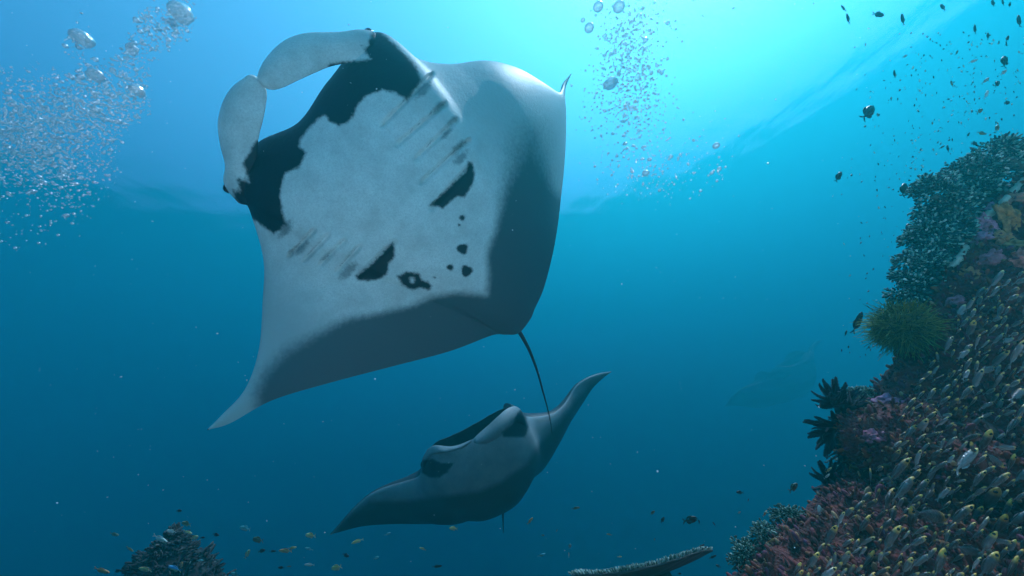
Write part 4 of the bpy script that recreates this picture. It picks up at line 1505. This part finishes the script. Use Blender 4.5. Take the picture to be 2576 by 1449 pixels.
left = plume([(50, 330, 60, 60, .26), (160, 300, 80, 62, .26), (255, 265, 60, 50, .16), (110, 410, 90, 45, .14), (325, 200, 30, 50, .07), (395, 95, 36, 34, .05), (440, 50, 26, 30, .04), (170, 490, 45, 40, .03), (60, 560, 60, 60, .012),
              (195, 120, 22, 26, .012), (355, 55, 20, 16, .012)], 5600, 3.0, 4.4, 1.62,
             [(-60, 180), (90, 160), (200, 190), (160, 110), (230, 80), (270, 160), (330, 100), (350, 20), (430, -20), (500, 40), (470, 95), (400, 130), (372, 180), (378, 290), (300, 330), (296, 460), (240, 510), (190, 590), (60, 640), (-60, 640)])
right = plume([(1580, 80, 40, 50, .24), (1590, 170, 40, 50, .30), (1590, 260, 45, 45, .18), (1590, 340, 50, 55, .09), (1640, 420, 70, 45, .09), (1720, 390, 80, 55, .05), (1620, 60, 80, 60, .03), (1500, 240, 30, 40, .015)], 2500, 3.6, 5.0, 1.55)
for cx_, cy_, sp_, nn_ in ((455, 35, 22, 130), (205, 100, 16, 60), (240, 192, 16, 80), (345, 228, 13, 60), (331, 122, 13, 60), (365, 60, 16, 40)):
    left += plume([(cx_, cy_, sp_, sp_, 1)], nn_, 3.3, 3.6, 1.7)
allb = [(*b, 'left') for b in left] + [(*b, 'right') for b in right]
allb.sort(key=lambda q: -q[2])
BIG = [(205, 97, 23, 3.4, .15, .45, 'largest mushroom-capped bubble, alone at the upper left'), (455, 33, 25, 3.5, .25, .4, 'big ragged bubble dome at the top of the left plume'),
       (345, 228, 15, 3.3, .2, .3, 'dark round wobbling bubble on the right side of the left plume'), (331, 122, 12, 3.5, .25, .4, 'medium wobbling bubble in the narrow neck of the left plume'),
       (240, 190, 16, 3.4, .35, .4, 'ragged bubble at the upper middle of the left plume'), (432, 58, 11, 3.5, .3, .4, 'bright bubble just under the big ragged dome'),
       (1505, 17, 13, 3.9, .0, .1, 'clear round bubble at the top, left of a bigger one'), (1557, 17, 15, 3.9, .0, .1, 'biggest clear round bubble at the top of the right plume'), (1482, 70, 12, 4.0, .0, .1, 'clear round bubble hanging left of the right plume'),
       (1536, 212, 17, 4.0, .35, .4, 'ragged bubble on the left flank of the right plume')]
for x, y, rr, d, wob, cap, lab in BIG:
    v, f = blob(36, 48, wob * .6, cap, x * .017)
    o = obj('large_bubble', mesh_np('large_bubble', v, f), m_bub)
    o.location = P(x, y, d)
    s = rr / REF * d
    o.scale = (s, s, s * .85)
    o.rotation_euler = (random.uniform(-.25, .25), random.uniform(-.25, .25), random.uniform(0, 6))
    tag(o, lab, 'bubble')
for x, y, rr, d, side in allb[:290]:
    o = obj('bubble', BUB[random.randrange(6)])
    o.location = P(x, y, d)
    s = rr / REF * d
    o.scale = (s, s, s)
    o.rotation_euler = (random.uniform(-.6, .6), random.uniform(-.6, .6), random.uniform(0, 6))
    if side == 'left':
        zone = 'in the narrow neck of the left plume near the top' if x > 300 and y < 180 else 'along the right flank of the left plume' if x > 250 else 'in the ragged lower fringe of the left plume' if y > 440 else \
            'in the upper part of the left plume' if y < 260 else 'hugging the left picture edge in the plume' if x < 90 else 'in the dense middle of the left plume'
    else:
        zone = 'near the top of the column right of the big manta' if y < 110 else 'in the dense middle of the right bubble column' if y < 260 else 'in the sparse foot of the right bubble column'
    size = 'large' if rr > 4.6 else 'small'
    tag(o, f'{size} glinting air bubble {zone}', 'bubble', f'{size} bubbles {zone}')
for side in ('left', 'right'):
    v0, f0 = blob(5, 7)
    Vs, n_ = [], 0
    for x, y, rr, d, sd in allb[290:]:
        if sd != side:
            continue
        s = rr / REF * d
        Vs.append(v0 * np.array([s, s, s * rng.uniform(.6, 1)]) + np.array(P(x, y, d)))
        n_ += 1
    F = (f0[None] + (np.arange(n_) * len(v0))[:, None, None]).reshape(-1, 4)
    o = obj('bubble_spray', mesh_np('bubble_spray', np.concatenate(Vs), F), m_bub)
    o['kind'] = 'stuff'

# specks drifting in the water
specs = []
for q in range(480):
    p = P(rng.uniform(0, 2576), rng.uniform(0, 1449), rng.uniform(1.5, 5.0))
    k_ = math.exp(rng.normal(-.35, .4))
    specs.append((np.array(p), rng.normal(size=3), .006 * k_, .0026 * k_, rng.random()))
m_sn = colour_mat('drifting specks', [(0, (.5, .5, .5)), (1, (.8, .8, .8))])
o = build_pieces('drifting_specks', specs, LEAF_V, LEAF_F, m_sn)
o['kind'] = 'stuff'
